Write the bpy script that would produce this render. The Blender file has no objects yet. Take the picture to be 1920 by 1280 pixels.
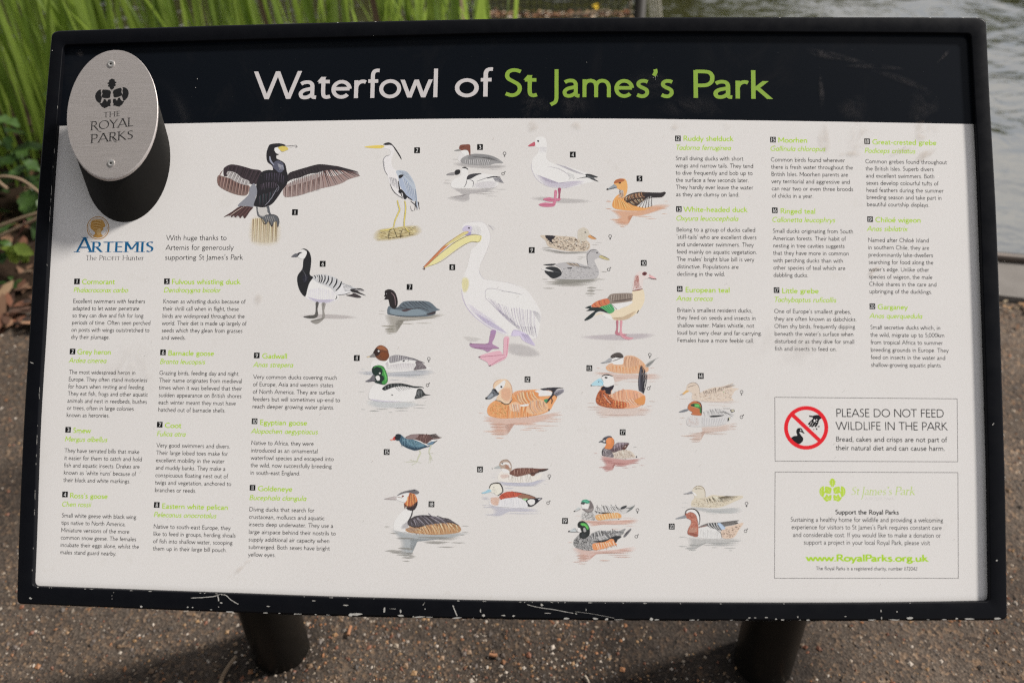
import bpy, math, random
import numpy as np
from mathutils import Vector, Matrix
random.seed(7); rng = np.random.default_rng(7)
S = bpy.context.scene
COL = S.collection
PANEL_H = -0.0072

# ------------------------------------------------------------------ camera
CAM = np.array([0.0561, -0.9082, 1.6511])
YAW, PITCH, ROLL = 0.0536, 0.6813, -0.0292
FPX = 1735.0                                # focal length in pixels of a 1920 wide picture
def cam_axes():
    cy, sy = math.cos(YAW), math.sin(YAW)
    f = np.array([-sy*math.cos(PITCH), cy*math.cos(PITCH), -math.sin(PITCH)])
    r = np.array([cy, sy, 0.0]); u = np.cross(r, f)
    cr, sr = math.cos(ROLL), math.sin(ROLL)
    return cr*r+sr*u, -sr*r+cr*u, f
RX, UX, FX = cam_axes()
cd = bpy.data.cameras.new('camera'); cam = bpy.data.objects.new('camera', cd); COL.objects.link(cam)
cam.matrix_world = Matrix(((RX[0], UX[0], -FX[0], CAM[0]), (RX[1], UX[1], -FX[1], CAM[1]), (RX[2], UX[2], -FX[2], CAM[2]), (0, 0, 0, 1)))
cd.sensor_width = 36; cd.lens = 36*FPX/1920; cd.clip_start = 0.05; cd.clip_end = 300
cd.dof.use_dof = True; cd.dof.focus_distance = 1.31; cd.dof.aperture_fstop = 3.3; cd.dof.aperture_blades = 7
S.camera = cam

# ------------------------------------------------------------------ light
SUN_EL, SUN_AZ = math.radians(47), math.radians(72)      # azimuth measured from +Y towards +X
w = bpy.data.worlds.new('World'); S.world = w; w.use_nodes = True
nt = w.node_tree; nt.nodes.clear()
out = nt.nodes.new('ShaderNodeOutputWorld'); bg = nt.nodes.new('ShaderNodeBackground')
sky = nt.nodes.new('ShaderNodeTexSky'); sky.sky_type = 'NISHITA'; sky.sun_disc = False
sky.sun_elevation = SUN_EL; sky.sun_rotation = SUN_AZ; sky.air_density = 1.0; sky.dust_density = 2.0; sky.ozone_density = 1.0
tc = nt.nodes.new('ShaderNodeTexCoord'); mp = nt.nodes.new('ShaderNodeMapping'); mp.inputs['Scale'].default_value = (1, 1, 2.2)
nz = nt.nodes.new('ShaderNodeTexNoise'); nz.inputs['Scale'].default_value = 2.6; nz.inputs['Detail'].default_value = 7; nz.inputs['Roughness'].default_value = .55
cr_ = nt.nodes.new('ShaderNodeValToRGB'); cr_.color_ramp.elements[0].position = .36; cr_.color_ramp.elements[1].position = .60
cr_.color_ramp.elements[0].color = (.25, .25, .25, 1); cr_.color_ramp.elements[1].color = (.95, .95, .95, 1)
mx = nt.nodes.new('ShaderNodeMix'); mx.data_type = 'RGBA'
mx.inputs[7].default_value = (9.2, 8.9, 8.8, 1)
nt.links.new(tc.outputs['Generated'], mp.inputs[0]); nt.links.new(mp.outputs[0], nz.inputs['Vector'])
nt.links.new(nz.outputs[0], cr_.inputs[0]); nt.links.new(cr_.outputs[0], mx.inputs[0])
nt.links.new(sky.outputs[0], mx.inputs[6]); nt.links.new(mx.outputs[2], bg.inputs[0])
bg.inputs[1].default_value = 0.063; nt.links.new(bg.outputs[0], out.inputs[0])
sd = bpy.data.lights.new('sun', 'SUN'); sun = bpy.data.objects.new('sun', sd); COL.objects.link(sun)
sd.energy = 3.3; sd.angle = math.radians(7); sd.color = (1, .95, .88)
sv = Vector((math.sin(SUN_AZ)*math.cos(SUN_EL), math.cos(SUN_AZ)*math.cos(SUN_EL), math.sin(SUN_EL)))
sun.rotation_euler = sv.to_track_quat('Z', 'Y').to_euler(); sun.location = (6, 2, 6)
S.view_settings.view_transform = 'Standard'; S.view_settings.look = 'None'
S.view_settings.exposure = 0.52; S.view_settings.gamma = 1; S.view_settings.use_curve_mapping = False

# ------------------------------------------------------------------ picture measurements -> places
TAU, ZC = 0.7957, 0.9653                     # slope of the board, height of its middle
BU = np.array([1., 0, 0]); BS = np.array([0, math.cos(TAU), math.sin(TAU)]); BN = np.array([0, -math.sin(TAU), math.cos(TAU)])
BO = np.array([0, 0, ZC])
def rays(px):
    px = np.atleast_2d(np.asarray(px, float))
    return np.outer((px[:, 0]-960)/FPX, RX) - np.outer((px[:, 1]-640)/FPX, UX) + FX
def P3(px, h=0.0):
    """points of the board's plane raised by h"""
    v = rays(px); o = BO + BN*np.asarray(h).reshape(-1, 1) if np.ndim(h) else BO+BN*h
    k = ((o-CAM)@BN)/(v@BN); return CAM+v*k[:, None]
def PG(px, z=0.0):
    v = rays(px); k = (z-CAM[2])/v[:, 2]; return CAM+v*k[:, None]
def PY(px, y):
    v = rays(px); k = (y-CAM[1])/v[:, 1]; return CAM+v*k[:, None]

# ------------------------------------------------------------------ materials
def lin(c):
    c = c/255.0
    return c/12.92 if c <= .04045 else ((c+.055)/1.055)**2.4
def hexlin(h, k=1.0):
    h = h.lstrip('#')
    return tuple(lin(int(h[i:i+2], 16))*k for i in (0, 2, 4))
def mat(name, col=(.5, .5, .5), rough=.6, metal=0, spec=.5, **kw):
    m = bpy.data.materials.new(name); m.use_nodes = True
    b = m.node_tree.nodes['Principled BSDF']
    b.inputs['Base Color'].default_value = (*col, 1); b.inputs['Roughness'].default_value = rough
    b.inputs['Metallic'].default_value = metal; b.inputs['Specular IOR Level'].default_value = spec
    for k, v in kw.items(): b.inputs[k].default_value = v
    return m
class NT:
    def __init__(s, m): s.t = m.node_tree; s.b = s.t.nodes['Principled BSDF']
    def n(s, typ, **kw):
        x = s.t.nodes.new(typ)
        for k, v in kw.items():
            if hasattr(x, k): setattr(x, k, v)
            else: x.inputs[k].default_value = v
        return x
    def k(s, a, b): s.t.links.new(a, b)
    def noise(s, scale, detail=4, rough=.5, vec=None, dist=0):
        x = s.n('ShaderNodeTexNoise'); x.inputs['Scale'].default_value = scale; x.inputs['Detail'].default_value = detail
        x.inputs['Roughness'].default_value = rough; x.inputs['Distortion'].default_value = dist
        if vec is not None: s.k(vec, x.inputs['Vector'])
        return x.outputs[0]
    def ramp(s, fac, stops):
        x = s.n('ShaderNodeValToRGB'); e = x.color_ramp.elements
        while len(e) < len(stops): e.new(.5)
        for i, (p, c) in enumerate(stops):
            e[i].position = p; e[i].color = (*c, 1) if len(c) == 3 else c
        s.k(fac, x.inputs[0]); return x.outputs[0]
    def mix(s, fac, a, b, mode='MIX'):
        x = s.n('ShaderNodeMix'); x.data_type = 'RGBA'; x.blend_type = mode
        for v, i in ((fac, 0), (a, 6), (b, 7)):
            if isinstance(v, (int, float)): x.inputs[i].default_value = v
            elif isinstance(v, tuple): x.inputs[i].default_value = (*v, 1)
            else: s.k(v, x.inputs[i])
        return x.outputs[2]
    def coord(s, out='Object', scale=None):
        x = s.n('ShaderNodeTexCoord').outputs[out]
        if scale:
            m = s.n('ShaderNodeMapping'); m.inputs['Scale'].default_value = scale; s.k(x, m.inputs[0]); x = m.outputs[0]
        return x
    def bump(s, h, strength=.3, dist=.01):
        x = s.n('ShaderNodeBump'); x.inputs['Strength'].default_value = strength; x.inputs['Distance'].default_value = dist
        s.k(h, x.inputs['Height']); s.k(x.outputs[0], s.b.inputs['Normal'])
    def attr(s, name='tint'):
        x = s.n('ShaderNodeAttribute'); x.attribute_name = name; return x

# ------------------------------------------------------------------ objects
def tag(o, label=None, cat=None, group=None, kind=None):
    if label: o['label'] = label
    if cat: o['category'] = cat
    if group: o['group'] = group
    if kind: o['kind'] = kind
    return o
def empty(name, loc, label, cat, group=None):
    o = bpy.data.objects.new(name, None); COL.objects.link(o); o.location = loc; o.empty_display_size = .05
    return tag(o, label, cat, group)
ROOTLOC = {}
def link(name, me, m, parent=None, base=(0, 0, 0)):
    """me is in world coordinates; base is where the top-level parent stands"""
    o = bpy.data.objects.new(name, me); COL.objects.link(o)
    if m is not None and not len(me.materials): me.materials.append(m)
    if parent is not None: o.parent = parent
    return o
def mesh(name, V, F, base=(0, 0, 0), cols=None, smooth=False):
    me = bpy.data.meshes.new(name)
    V = np.asarray(V, float)-np.asarray(base, float)
    me.from_pydata(V.tolist(), [], [list(map(int, f)) for f in F]); me.update()
    if cols is not None:
        a = me.color_attributes.new('tint', 'FLOAT_COLOR', 'CORNER')
        n = np.array([len(f) for f in F]); c = np.asarray(cols, float)
        if c.shape[1] == 3: c = np.hstack([c, np.ones((len(c), 1))])
        if len(c) == len(F): arr = np.repeat(c, n, axis=0)
        else: arr = c[np.concatenate([np.asarray(f, int) for f in F])]
        a.data.foreach_set('color', arr.astype(np.float32).ravel())
    if smooth: me.polygons.foreach_set('use_smooth', [True]*len(F))
    return me
def box_vf(cx, cy, cz, sx, sy, sz):
    v = [(cx+a*sx/2, cy+b*sy/2, cz+c*sz/2) for a in (-1, 1) for b in (-1, 1) for c in (-1, 1)]
    return v, [(0, 1, 3, 2), (4, 6, 7, 5), (0, 4, 5, 1), (2, 3, 7, 6), (0, 2, 6, 4), (1, 5, 7, 3)]
def tube_vf(pts, rad, n=8, off=0):
    pts = [np.asarray(p, float) for p in pts]; V = []; F = []
    if np.ndim(rad) == 0: rad = [rad]*len(pts)
    for i, p in enumerate(pts):
        d = pts[min(i+1, len(pts)-1)]-pts[max(i-1, 0)]; d /= np.linalg.norm(d)+1e-12
        a = np.cross(d, (0, 0, 1)) if abs(d[2]) < .9 else np.cross(d, (1, 0, 0)); a /= np.linalg.norm(a); b = np.cross(d, a)
        for k in range(n):
            t = 2*math.pi*k/n; V.append(p+rad[i]*(math.cos(t)*a+math.sin(t)*b))
    for i in range(len(pts)-1):
        for k in range(n):
            k2 = (k+1) % n; F.append((off+i*n+k, off+i*n+k2, off+(i+1)*n+k2, off+(i+1)*n+k))
    F.append(tuple(off+k for k in range(n))); F.append(tuple(off+(len(pts)-1)*n+k for k in range(n)))
    return V, F
def catmull(pts, n=4, closed=False):
    P = np.asarray(pts, float); N = len(P)
    if N < 3: return P
    out = []; rng_ = range(N if closed else N-1)
    t = np.linspace(0, 1, n, endpoint=False)[:, None]
    for i in rng_:
        if closed: a, b, c, d = P[(i-1) % N], P[i], P[(i+1) % N], P[(i+2) % N]
        else: a, b, c, d = P[max(i-1, 0)], P[i], P[i+1], P[min(i+2, N-1)]
        out.append(.5*((2*b)+(-a+c)*t+(2*a-5*b+4*c-d)*t*t+(-a+3*b-3*c+d)*t**3))
    out = np.vstack(out)
    return out if closed else np.vstack([out, P[-1:]])
# ------------------------------------------------------------------ print: ink laid on a plane of the board
PAPER = (.79, .775, .765)
def ink(h, art=0):
    c = hexlin(h); p = hexlin('cbc7c2')
    c = [c[i]/p[i]*PAPER[i] for i in range(3)]; l = .3*c[0]+.6*c[1]+.1*c[2]
    if art: c = [(c[i]*(1-art)+l*art)*(1-art*.15)+PAPER[i]*art*.15 for i in range(3)]
    return tuple(min(.86, v) for v in c)
class Ink:
    """flat printed shapes in picture pixels, laid one over the other by a hair"""
    def __init__(s, h0=PANEL_H, dz=3e-6): s.V = []; s.H = []; s.F = []; s.C = []; s.z = 1.0; s.h0 = h0; s.dz = dz; s.n = 0; s.art = 0
    def add(s, pts, faces, col, z=None, inkit=True):
        col = (ink(col, s.art) if inkit else hexlin(col)) if isinstance(col, str) else col
        pts = np.asarray(pts, float); s.V.append(pts); s.H.append(np.full(len(pts), s.z if z is None else z))
        for f in faces: s.F.append([s.n+i for i in f]); s.C.append(col)
        s.n += len(pts)
    def build(s, name, m, parent, base=(0, 0, 0), label=None):
        if not s.V: return None
        V = np.vstack(s.V); H = s.h0+np.concatenate(s.H)*s.dz
        W = P3(V, H)
        me = mesh(name, W, s.F, base, s.C)
        o = link(name, me, m, parent)
        if label: o['label'] = label
        return o
def strip(P, w, closed=False, hcut=(False, False), taper=None):
    """ribbon of width w (number or function of direction) along P -> vertices, quads"""
    P = np.asarray(P, float); N = len(P)
    if closed: D = np.roll(P, -1, 0)-P; D0 = np.roll(D, 1, 0)
    else:
        D = np.vstack([P[1:]-P[:-1], P[-1:]-P[-2:-1]]); D0 = np.vstack([D[:1], D[:-1]])
    def nrm(d): return d/(np.linalg.norm(d, axis=1, keepdims=True)+1e-12)
    a, b = nrm(D0), nrm(D); t = nrm(a+b); nn = np.stack([-t[:, 1], t[:, 0]], 1)
    cosn = np.clip((nn*np.stack([-b[:, 1], b[:, 0]], 1)).sum(1), .5, 1)
    ww = np.array([w(x) for x in t]) if callable(w) else np.full(N, float(w))
    if taper is not None: ww = ww*np.asarray(taper)
    off = nn*(ww/2/cosn)[:, None]
    if not closed:
        for e, hc in ((0, hcut[0]), (-1, hcut[1])):
            if hc:
                d = t[e]; k = ww[e]/2/max(abs(d[1]), .3); off[e] = (k if nn[e][0] > 0 else -k, 0)
    V = np.vstack([P+off, P-off]); F = []
    for i in range(N if closed else N-1):
        j = (i+1) % N; F.append((i, j, N+j, N+i))
    return V, F

# ---- a monoline humanist letter skeleton, capitals 700 high, x-height 450
def _n(adv, *st): return (adv, st)
G = {
 'A': _n(670, 'D 20,0 335,700', 'D 650,0 335,700', 'L 130,225 540,225'),
 'B': _n(510, 'L 95,0 95,700', 'S 95,668 260,668 350,650 385,590 385,510 340,420 240,385 95,382', 'S 95,382 280,380 380,350 440,270 440,170 390,70 280,34 95,33'),
 'C': _n(640, 'E 375,350,325,318,48,312'), 'D': _n(720, 'L 95,0 95,700', 'S 95,667 250,667 420,645 570,540 625,350 570,160 420,55 250,33 95,33'),
 'E': _n(470, 'L 95,0 95,700', 'L 95,668 425,668', 'L 95,365 400,365', 'L 95,32 430,32'),
 'F': _n(440, 'L 95,0 95,700', 'L 95,668 415,668', 'L 95,365 390,365'),
 'G': _n(720, 'S 600,590 500,650 375,668 220,630 100,510 52,350 100,190 220,70 375,32 520,50 640,95', 'L 620,80 620,330', 'L 430,330 650,330'),
 'H': _n(690, 'L 95,0 95,700', 'L 595,0 595,700', 'L 95,365 595,365'), 'I': _n(240, 'L 120,0 120,700'),
 'J': _n(230, 'S 115,700 115,500 115,100 112,-40 80,-130 -20,-190'),
 'K': _n(590, 'L 95,0 95,700', 'D 110,340 470,700', 'D 560,0 180,400'), 'L': _n(430, 'L 95,0 95,700', 'L 95,32 415,32'),
 'M': _n(790, 'L 95,0 95,700', 'D 385,170 100,700', 'D 385,170 690,700', 'L 695,0 695,700'),
 'N': _n(730, 'L 95,0 95,700', 'D 625,0 105,700', 'L 635,0 635,700'), 'O': _n(770, 'O 385,350,332,320'),
 'P': _n(490, 'L 95,0 95,700', 'S 95,668 260,668 370,650 425,580 435,500 415,410 350,345 260,320 95,318'),
 'Q': _n(770, 'O 385,350,332,320', 'L 430,60 620,-90'),
 'R': _n(560, 'L 95,0 95,700', 'S 95,668 250,668 360,650 410,580 415,500 395,420 330,360 240,340 95,338', 'D 530,0 260,340'),
 'S': _n(450, 'S 385,630 300,662 210,665 125,620 95,530 125,450 220,385 320,320 365,240 355,140 290,60 190,33 70,75'),
 'T': _n(560, 'L 10,668 550,668', 'L 280,0 280,668'), 'U': _n(670, 'S 90,700 90,400 95,220 150,90 270,36 335,33 400,36 520,90 575,220 580,400 580,700'),
 'V': _n(630, 'D 20,700 315,0', 'D 610,700 315,0'), 'W': _n(1010, 'D 20,700 270,0', 'D 505,700 270,0', 'D 505,700 745,0', 'D 990,700 745,0'),
 'Y': _n(570, 'D 15,700 285,330', 'D 555,700 285,330', 'L 285,0 285,350'), 'X': _n(600, 'D 20,700 580,0', 'D 570,700 30,0'),
 'a': _n(435, 'S 75,372 130,404 200,418 275,404 318,350 325,270 325,180 326,90 345,42 410,32', 'S 325,262 250,242 150,215 85,165 70,110 95,50 160,30 240,48 325,110'),
 'b': _n(500, 'L 88,0 88,720', 'O 262,225,172,192'), 'c': _n(400, 'E 245,225,192,192,48,312'), 'd': _n(500, 'L 412,0 412,720', 'O 238,225,172,192'),
 'e': _n(470, 'L 60,240 412,240', 'E 235,225,180,192,4,318'),
 'f': _n(270, 'S 275,690 220,692 165,670 135,610 130,520 130,300 130,0', 'L 30,425 250,425'),
 'g': _n(440, 'O 200,305,128,112', 'L 270,395 430,425', 'S 140,200 100,160 130,110 230,92 340,72 385,0 350,-100 220,-160 90,-125 60,-50 110,20 170,90'),
 'h': _n(490, 'L 88,0 88,720', 'S 88,300 130,375 200,412 280,414 350,375 380,290 382,180 382,0'),
 'i': _n(190, 'L 95,0 95,450', 'L 95,570 95,655'), 'j': _n(190, 'S 95,450 95,200 95,-60 70,-150 0,-195', 'L 95,570 95,655'),
 'k': _n(440, 'L 88,0 88,720', 'D 100,215 340,450', 'D 430,0 175,270'), 'l': _n(185, 'L 92,0 92,720'),
 'm': _n(760, 'L 88,0 88,450', 'S 88,300 125,375 185,412 260,414 325,375 352,290 354,180 354,0', 'S 354,300 395,375 455,412 530,414 600,375 640,290 645,180 645,0'),
 'n': _n(490, 'L 88,0 88,450', 'S 88,300 130,375 200,412 280,414 350,375 380,290 382,180 382,0'), 'o': _n(500, 'O 250,225,198,195'),
 'p': _n(500, 'L 88,-225 88,450', 'O 262,225,172,192'), 'q': _n(500, 'L 412,-225 412,450', 'O 238,225,172,192'),
 'r': _n(320, 'L 88,0 88,450', 'S 88,280 125,365 190,412 250,418 300,400'),
 's': _n(370, 'S 300,392 240,416 160,415 98,375 95,310 150,262 220,228 280,180 285,100 230,42 150,32 60,68'),
 't': _n(300, 'S 130,540 130,350 130,150 150,60 210,34 285,55', 'L 25,425 270,425', 'D 50,425 135,545'),
 'u': _n(485, 'S 88,450 88,250 90,150 120,65 190,34 270,45 340,90 385,160', 'L 388,0 388,450'),
 'v': _n(420, 'D 20,450 210,0', 'D 400,450 210,0'), 'w': _n(660, 'D 20,450 180,0', 'D 330,450 180,0', 'D 330,450 485,0', 'D 640,450 485,0'),
 'x': _n(430, 'D 20,450 410,0', 'D 400,450 20,0'), 'y': _n(420, 'D 20,450 212,0', 'D 405,450 110,-225'),
 'z': _n(390, 'L 40,418 370,418', 'D 355,418 40,32', 'L 30,32 370,32'),
 '0': _n(490, 'O 245,350,192,320'), '1': _n(230, 'L 115,0 115,700'),
 '2': _n(470, 'S 75,600 150,655 240,668 340,620 370,520 330,400 230,250 60,40', 'L 50,32 430,32'),
 '3': _n(440, 'S 80,640 200,668 310,640 350,540 310,430 200,380 140,375', 'S 140,375 280,365 370,290 385,190 330,80 220,33 70,60'),
 '4': _n(490, 'L 345,0 345,690', 'D 345,690 40,200', 'L 30,190 460,190'),
 '5': _n(440, 'L 135,668 370,668', 'S 135,668 125,400 220,415 330,380 385,290 375,150 290,60 180,32 60,65'),
 '6': _n(480, 'S 370,690 250,590 140,430 80,280 70,210', 'O 245,215,175,185'), '7': _n(440, 'L 30,668 420,668', 'D 405,668 140,0'),
 '8': _n(470, 'O 235,525,135,142', 'O 235,205,170,172'), '9': _n(480, 'S 110,10 230,110 340,270 400,420 410,490', 'O 235,485,175,185'),
 '.': _n(190, 'L 95,0 95,85'), ',': _n(190, 'S 105,85 105,20 60,-90'), "'": _n(180, 'D 105,700 75,520'), '\u2019': _n(190, 'S 100,715 112,665 104,615 68,550'),
 '-': _n(330, 'L 50,250 280,250'), ' ': _n(285,),
}
G['\u00e9'] = (470, G['e'][1]+('D 210,530 310,680',))
IT = {'a': _n(470, 'O 225,225,165,190', 'L 392,0 392,450')}      # one-storey a of the slanted face
GC = {}
def skel(st, q):
    k, body = st[0], st[2:]
    if k in 'OE':
        v = [float(x) for x in body.split(',')]
        if k == 'O': a = np.linspace(0, 2*math.pi, 6*q, endpoint=False)
        else: a = np.radians(np.linspace(v[4], v[5], 5*q))
        return np.stack([v[0]+v[2]*np.cos(a), v[1]+v[3]*np.sin(a)], 1), k == 'O'
    P = np.array([[float(y) for y in x.split(',')] for x in body.split()])
    if k == 'S': P = catmull(P, q)
    return P, False
def glyph(ch, wt, q=2, italic=False, serif=None):
    key = (ch, wt, q, italic, serif)
    if key in GC: return GC[key]
    adv, sts = IT[ch] if italic and not serif and ch in IT else G[ch]
    out = []
    for si, st in enumerate(sts):
        P, closed = skel(st, q); d = st[0] == 'D'
        if serif:
            thin = wt*serif
            wf = lambda t: thin+(wt-thin)*abs(t[1]*.93-t[0]*.35)**1.3
            v, f = strip(P, wf, closed, (d, d))
        else: v, f = strip(P, wt, closed, (d, d))
        out.append((v, f, si))
        if serif and not closed:
            for e in (0, -1):
                y = P[e][1]; vert = abs(P[e][1]-P[1 if e == 0 else -2][1]) > 2.0*abs(P[e][0]-P[1 if e == 0 else -2][0])
                if vert and (y < 20 or y > 690 or (ch.islower() and 440 < y < 460)) :
                    yy = y+(12 if y < 20 else -12); k = wt*.95+30
                    out.append((*strip([(P[e][0]-k, yy), (P[e][0]+k, yy)], 30), 4+si))
    if italic:
        for i, (v, f, z) in enumerate(out):
            v = v.copy(); v[:, 0] += v[:, 1]*.2; out[i] = (v, f, z)
    GC[key] = (adv, out); return GC[key]
def lut(tab, y):
    return float(np.interp(y, [t[0] for t in tab], [t[1] for t in tab]))
SL = [(50, -.03), (235, -.02), (400, -.008), (565, .002), (740, .014), (1030, .028), (1140, .033)]
SR = [(32, .003), (130, .010), (230, .018), (400, .012), (745, .008), (885, .003), (1083, 0), (1160, -.007)]
def slope(x, y): return lut(SL, y)+(lut(SR, y)-lut(SL, y))*(x-60)/1800
def upv(x): k = .062-.098*(x-60)/1800; return np.array([k, -1.0])
def text(I, s, x0, x1, y, cap, col, wt=60, q=2, italic=False, serif=None, small=None, y1=None, inkit=True, sl=None, up=None, track=0, z0=1):
    """one line of lettering from x0 to x1 (pixels), base line at y, capitals cap high"""
    tot = 0; pen = []
    for i, ch in enumerate(s):
        sc = 1.0; c2 = ch
        if small and i in small: c2 = ch.upper(); sc = .70
        adv, g = glyph(c2, wt/ (sc if sc < 1 else 1)*(.85 if sc < 1 else 1), q, italic, serif)
        if s[i:i+2] in ('Wa', 'Ta', 'Pa', 'Ya'): adv -= 60
        pen.append((tot, sc, g)); tot += adv*sc+track
    tot -= track
    kx = (x1-x0)/tot; ky = cap/700.0
    m = slope((x0+x1)/2, y) if y1 is None else (y1-y)/(x1-x0)
    if sl is not None: m = sl
    u = upv((x0+x1)/2) if up is None else np.array(up)
    for off, sc, g in pen:
        for v, f, z in g:
            X = x0+(off+v[:, 0]*sc)*kx; P = np.stack([X, y+(X-x0)*m], 1)+np.outer(v[:, 1]*sc*ky, u)
            I.add(P, f, col, z0+z, inkit)
BLACK = '1c191a'; LIME = '9dbd30'
def badge(I, cx, cy, num, half=5.3):
    m = slope(cx, cy); u = upv(cx)
    P = [np.array([cx, cy])+np.array([a*half, a*half*m])+u*(b*half) for a, b in ((-1, -1), (1, -1), (1, 1), (-1, 1))]
    I.add(P, [(0, 1, 2, 3)], '141414', 1)
    n = str(num); wd = 3.0 if n == '1' else (4.6 if len(n) == 1 else 7.6)
    if n == '11': wd = 4.6
    text(I, n, cx-wd/2, cx+wd/2, cy+3.7, 7.2, 'dedad5', 88 if len(n) == 1 else 80, z0=3)
class Crop:
    """coordinates read off an enlargement of the photograph"""
    def __init__(s, ox, oy, k): s.o = (ox, oy); s.k = k
    def X(s, x): return s.o[0]+x/s.k
    def Y(s, y): return s.o[1]+y/s.k
def entry(C, num, bb, head, hx0, hx1, hy, latin, lx0, lx1, ly, b0, b1, lines):
    I = Ink()
    cx, cy = C.X((bb[0]+bb[2])/2), C.Y((bb[1]+bb[3])/2); badge(I, cx, cy, num)
    text(I, head, C.X(hx0), C.X(hx1), C.Y(hy), 9.6, LIME, 112)
    text(I, latin, C.X(lx0)-1, C.X(lx1)-2, C.Y(ly), 9.4, LIME, 102, italic=True)
    n = len(lines)
    for i, (t, xr) in enumerate(lines):
        f = i/(n-1); xl = b0[0]+(b1[0]-b0[0])*f; yb = b0[1]+(b1[1]-b0[1])*f
        text(I, t, C.X(xl), C.X(xr), C.Y(yb), 7.9, BLACK, 84)
    return I
# ------------------------------------------------------------------ the information board
BASE = (0.0, 0.12, 0.0)
board = empty('information_board', BASE, 'large black framed sloping board about waterfowl, on two dark round posts', 'sign')
m_frame = mat('frame_paint', (.0045, .005, .0070), .26, 0, .12); n = NT(m_frame)
nn_ = n.noise(60, 5, .6, n.coord()); n.k(n.ramp(nn_, [(.3, (.33, .33, .33)), (.8, (.5, .5, .5))]), n.b.inputs['Roughness'])
n.bump(n.noise(900, 2, .5, n.coord()), .04, .001)
m_post = mat('post_paint', (.007, .007, .006), .36, 0, .16); n = NT(m_post)
n.k(n.mix(n.noise(30, 6, .7, n.coord()), (.005, .0048, .0042), (.015, .013, .011)), n.b.inputs['Base Color']); n.bump(n.noise(220, 4, .6, n.coord()), .12, .002)
m_chip = mat('bare_primer', (.42, .41, .39), .6); n = NT(m_chip)
n.k(n.mix(n.noise(240, 3, .6, n.coord()), (.25, .24, .22), (.62, .61, .58)), n.b.inputs['Base Color'])
m_paper = mat('printed_sheet', PAPER, .36, 0, .28); n = NT(m_paper)
co = n.coord()
g1 = n.noise(3.0, 5, .6, co); g2 = n.noise(26, 6, .65, co)
c1 = n.mix(n.ramp(g1, [(.35, (0, 0, 0)), (.75, (.5, .5, .5))]), PAPER, (.72, .70, .69))
c2 = n.mix(n.ramp(g2, [(.62, (0, 0, 0)), (.80, (.25, .25, .25))]), c1, (.56, .52, .46))
n.k(c2, n.b.inputs['Base Color']); n.k(n.ramp(g2, [(.3, (.28, .28, .28)), (.8, (.42, .42, .42))]), n.b.inputs['Roughness'])
m_band = mat('dark_band_ink', (.006, .007, .0085), .26, 0, .14); n = NT(m_band)
b1 = n.noise(9, 7, .7, n.coord(scale=(1, .45, 1)), 1.2)
n.k(n.mix(n.ramp(b1, [(.52, (0, 0, 0)), (.75, (.5, .5, .5))]), (.0052, .0070, .0105), (.015, .0150, .017)), n.b.inputs['Base Color'])
m_ink = mat('printing_ink', (.5, .5, .5), .36, 0, .42); n = NT(m_ink); n.k(n.attr().outputs['Color'], n.b.inputs['Base Color'])
m_soft = mat('watercolour_wash', (.5, .5, .5), .4, 0, .3); n = NT(m_soft); at = n.attr(); n.k(at.outputs['Color'], n.b.inputs['Base Color'])
n.k(at.outputs['Alpha'], n.b.inputs['Alpha'])
m_grime = mat('dried_dirt', (.3, .26, .22), .8, 0, .1); n = NT(m_grime); at = n.attr(); n.k(at.outputs['Color'], n.b.inputs['Base Color'])
mm = n.n('ShaderNodeMath', operation='MULTIPLY'); n.k(at.outputs['Alpha'], mm.inputs[0])
n.k(n.ramp(n.noise(38, 8, .75, n.coord(), .6), [(.42, (0, 0, 0)), (.68, (1, 1, 1))]), mm.inputs[1]); n.k(mm.outputs[0], n.b.inputs['Alpha'])
m_steel = mat('brushed_steel', (.40, .375, .36), .42, .62, .5); n = NT(m_steel)
b = n.noise(10, 5, .6, n.coord(scale=(3, 260, 260)))
n.k(n.mix(b, (.56, .515, .495), (.70, .65, .63)), n.b.inputs['Base Color']); n.k(n.ramp(b, [(.3, (.36, .36, .36)), (.7, (.5, .5, .5))]), n.b.inputs['Roughness'])
n.bump(b, .10, .0006)

OUT_T = [(96, 57), (300, 50), (480, 44.5), (740, 38), (1000, 32.8), (1250, 31.2), (1500, 31), (1700, 31.2), (1850, 32)]
OUT_R = [(1850, 32), (1857, 180), (1864, 300), (1869.5, 400), (1877, 600), (1882.5, 780), (1886.5, 920), (1890, 1162)]
OUT_B = [(1890, 1162), (1600, 1163.5), (1280, 1163.5), (960, 1161), (640, 1155), (427, 1148), (213, 1139.5), (30, 1132)]
OUT_L = [(30, 1132), (34, 1000), (42.5, 800), (55, 600), (67, 400), (75, 300), (87, 160), (96, 57)]
IN_T = [(118, 84), (300, 79), (480, 73.5), (740, 67), (960, 61.5), (1250, 59.2), (1500, 60), (1700, 61), (1821, 62.5)]
IN_R = [(1821, 62.5), (1827.5, 180), (1834, 300), (1838, 400), (1845, 600), (1850.5, 780), (1853.5, 900), (1857, 1127)]
IN_B = [(1857, 1127), (1600, 1130.5), (1280, 1130), (960, 1127), (640, 1119.5), (427, 1112), (213, 1104.5), (60, 1099)]
IN_L = [(60, 1099), (64, 1000), (71, 800), (83, 600), (94.5, 400), (101, 300), (112, 160), (118, 84)]
def resample(P, n):
    P = catmull(P, 8); d = np.r_[0, np.cumsum(np.linalg.norm(np.diff(P, axis=0), axis=1))]
    t = np.linspace(0, d[-1], n)
    return np.stack([np.interp(t, d, P[:, 0]), np.interp(t, d, P[:, 1])], 1)
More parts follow.
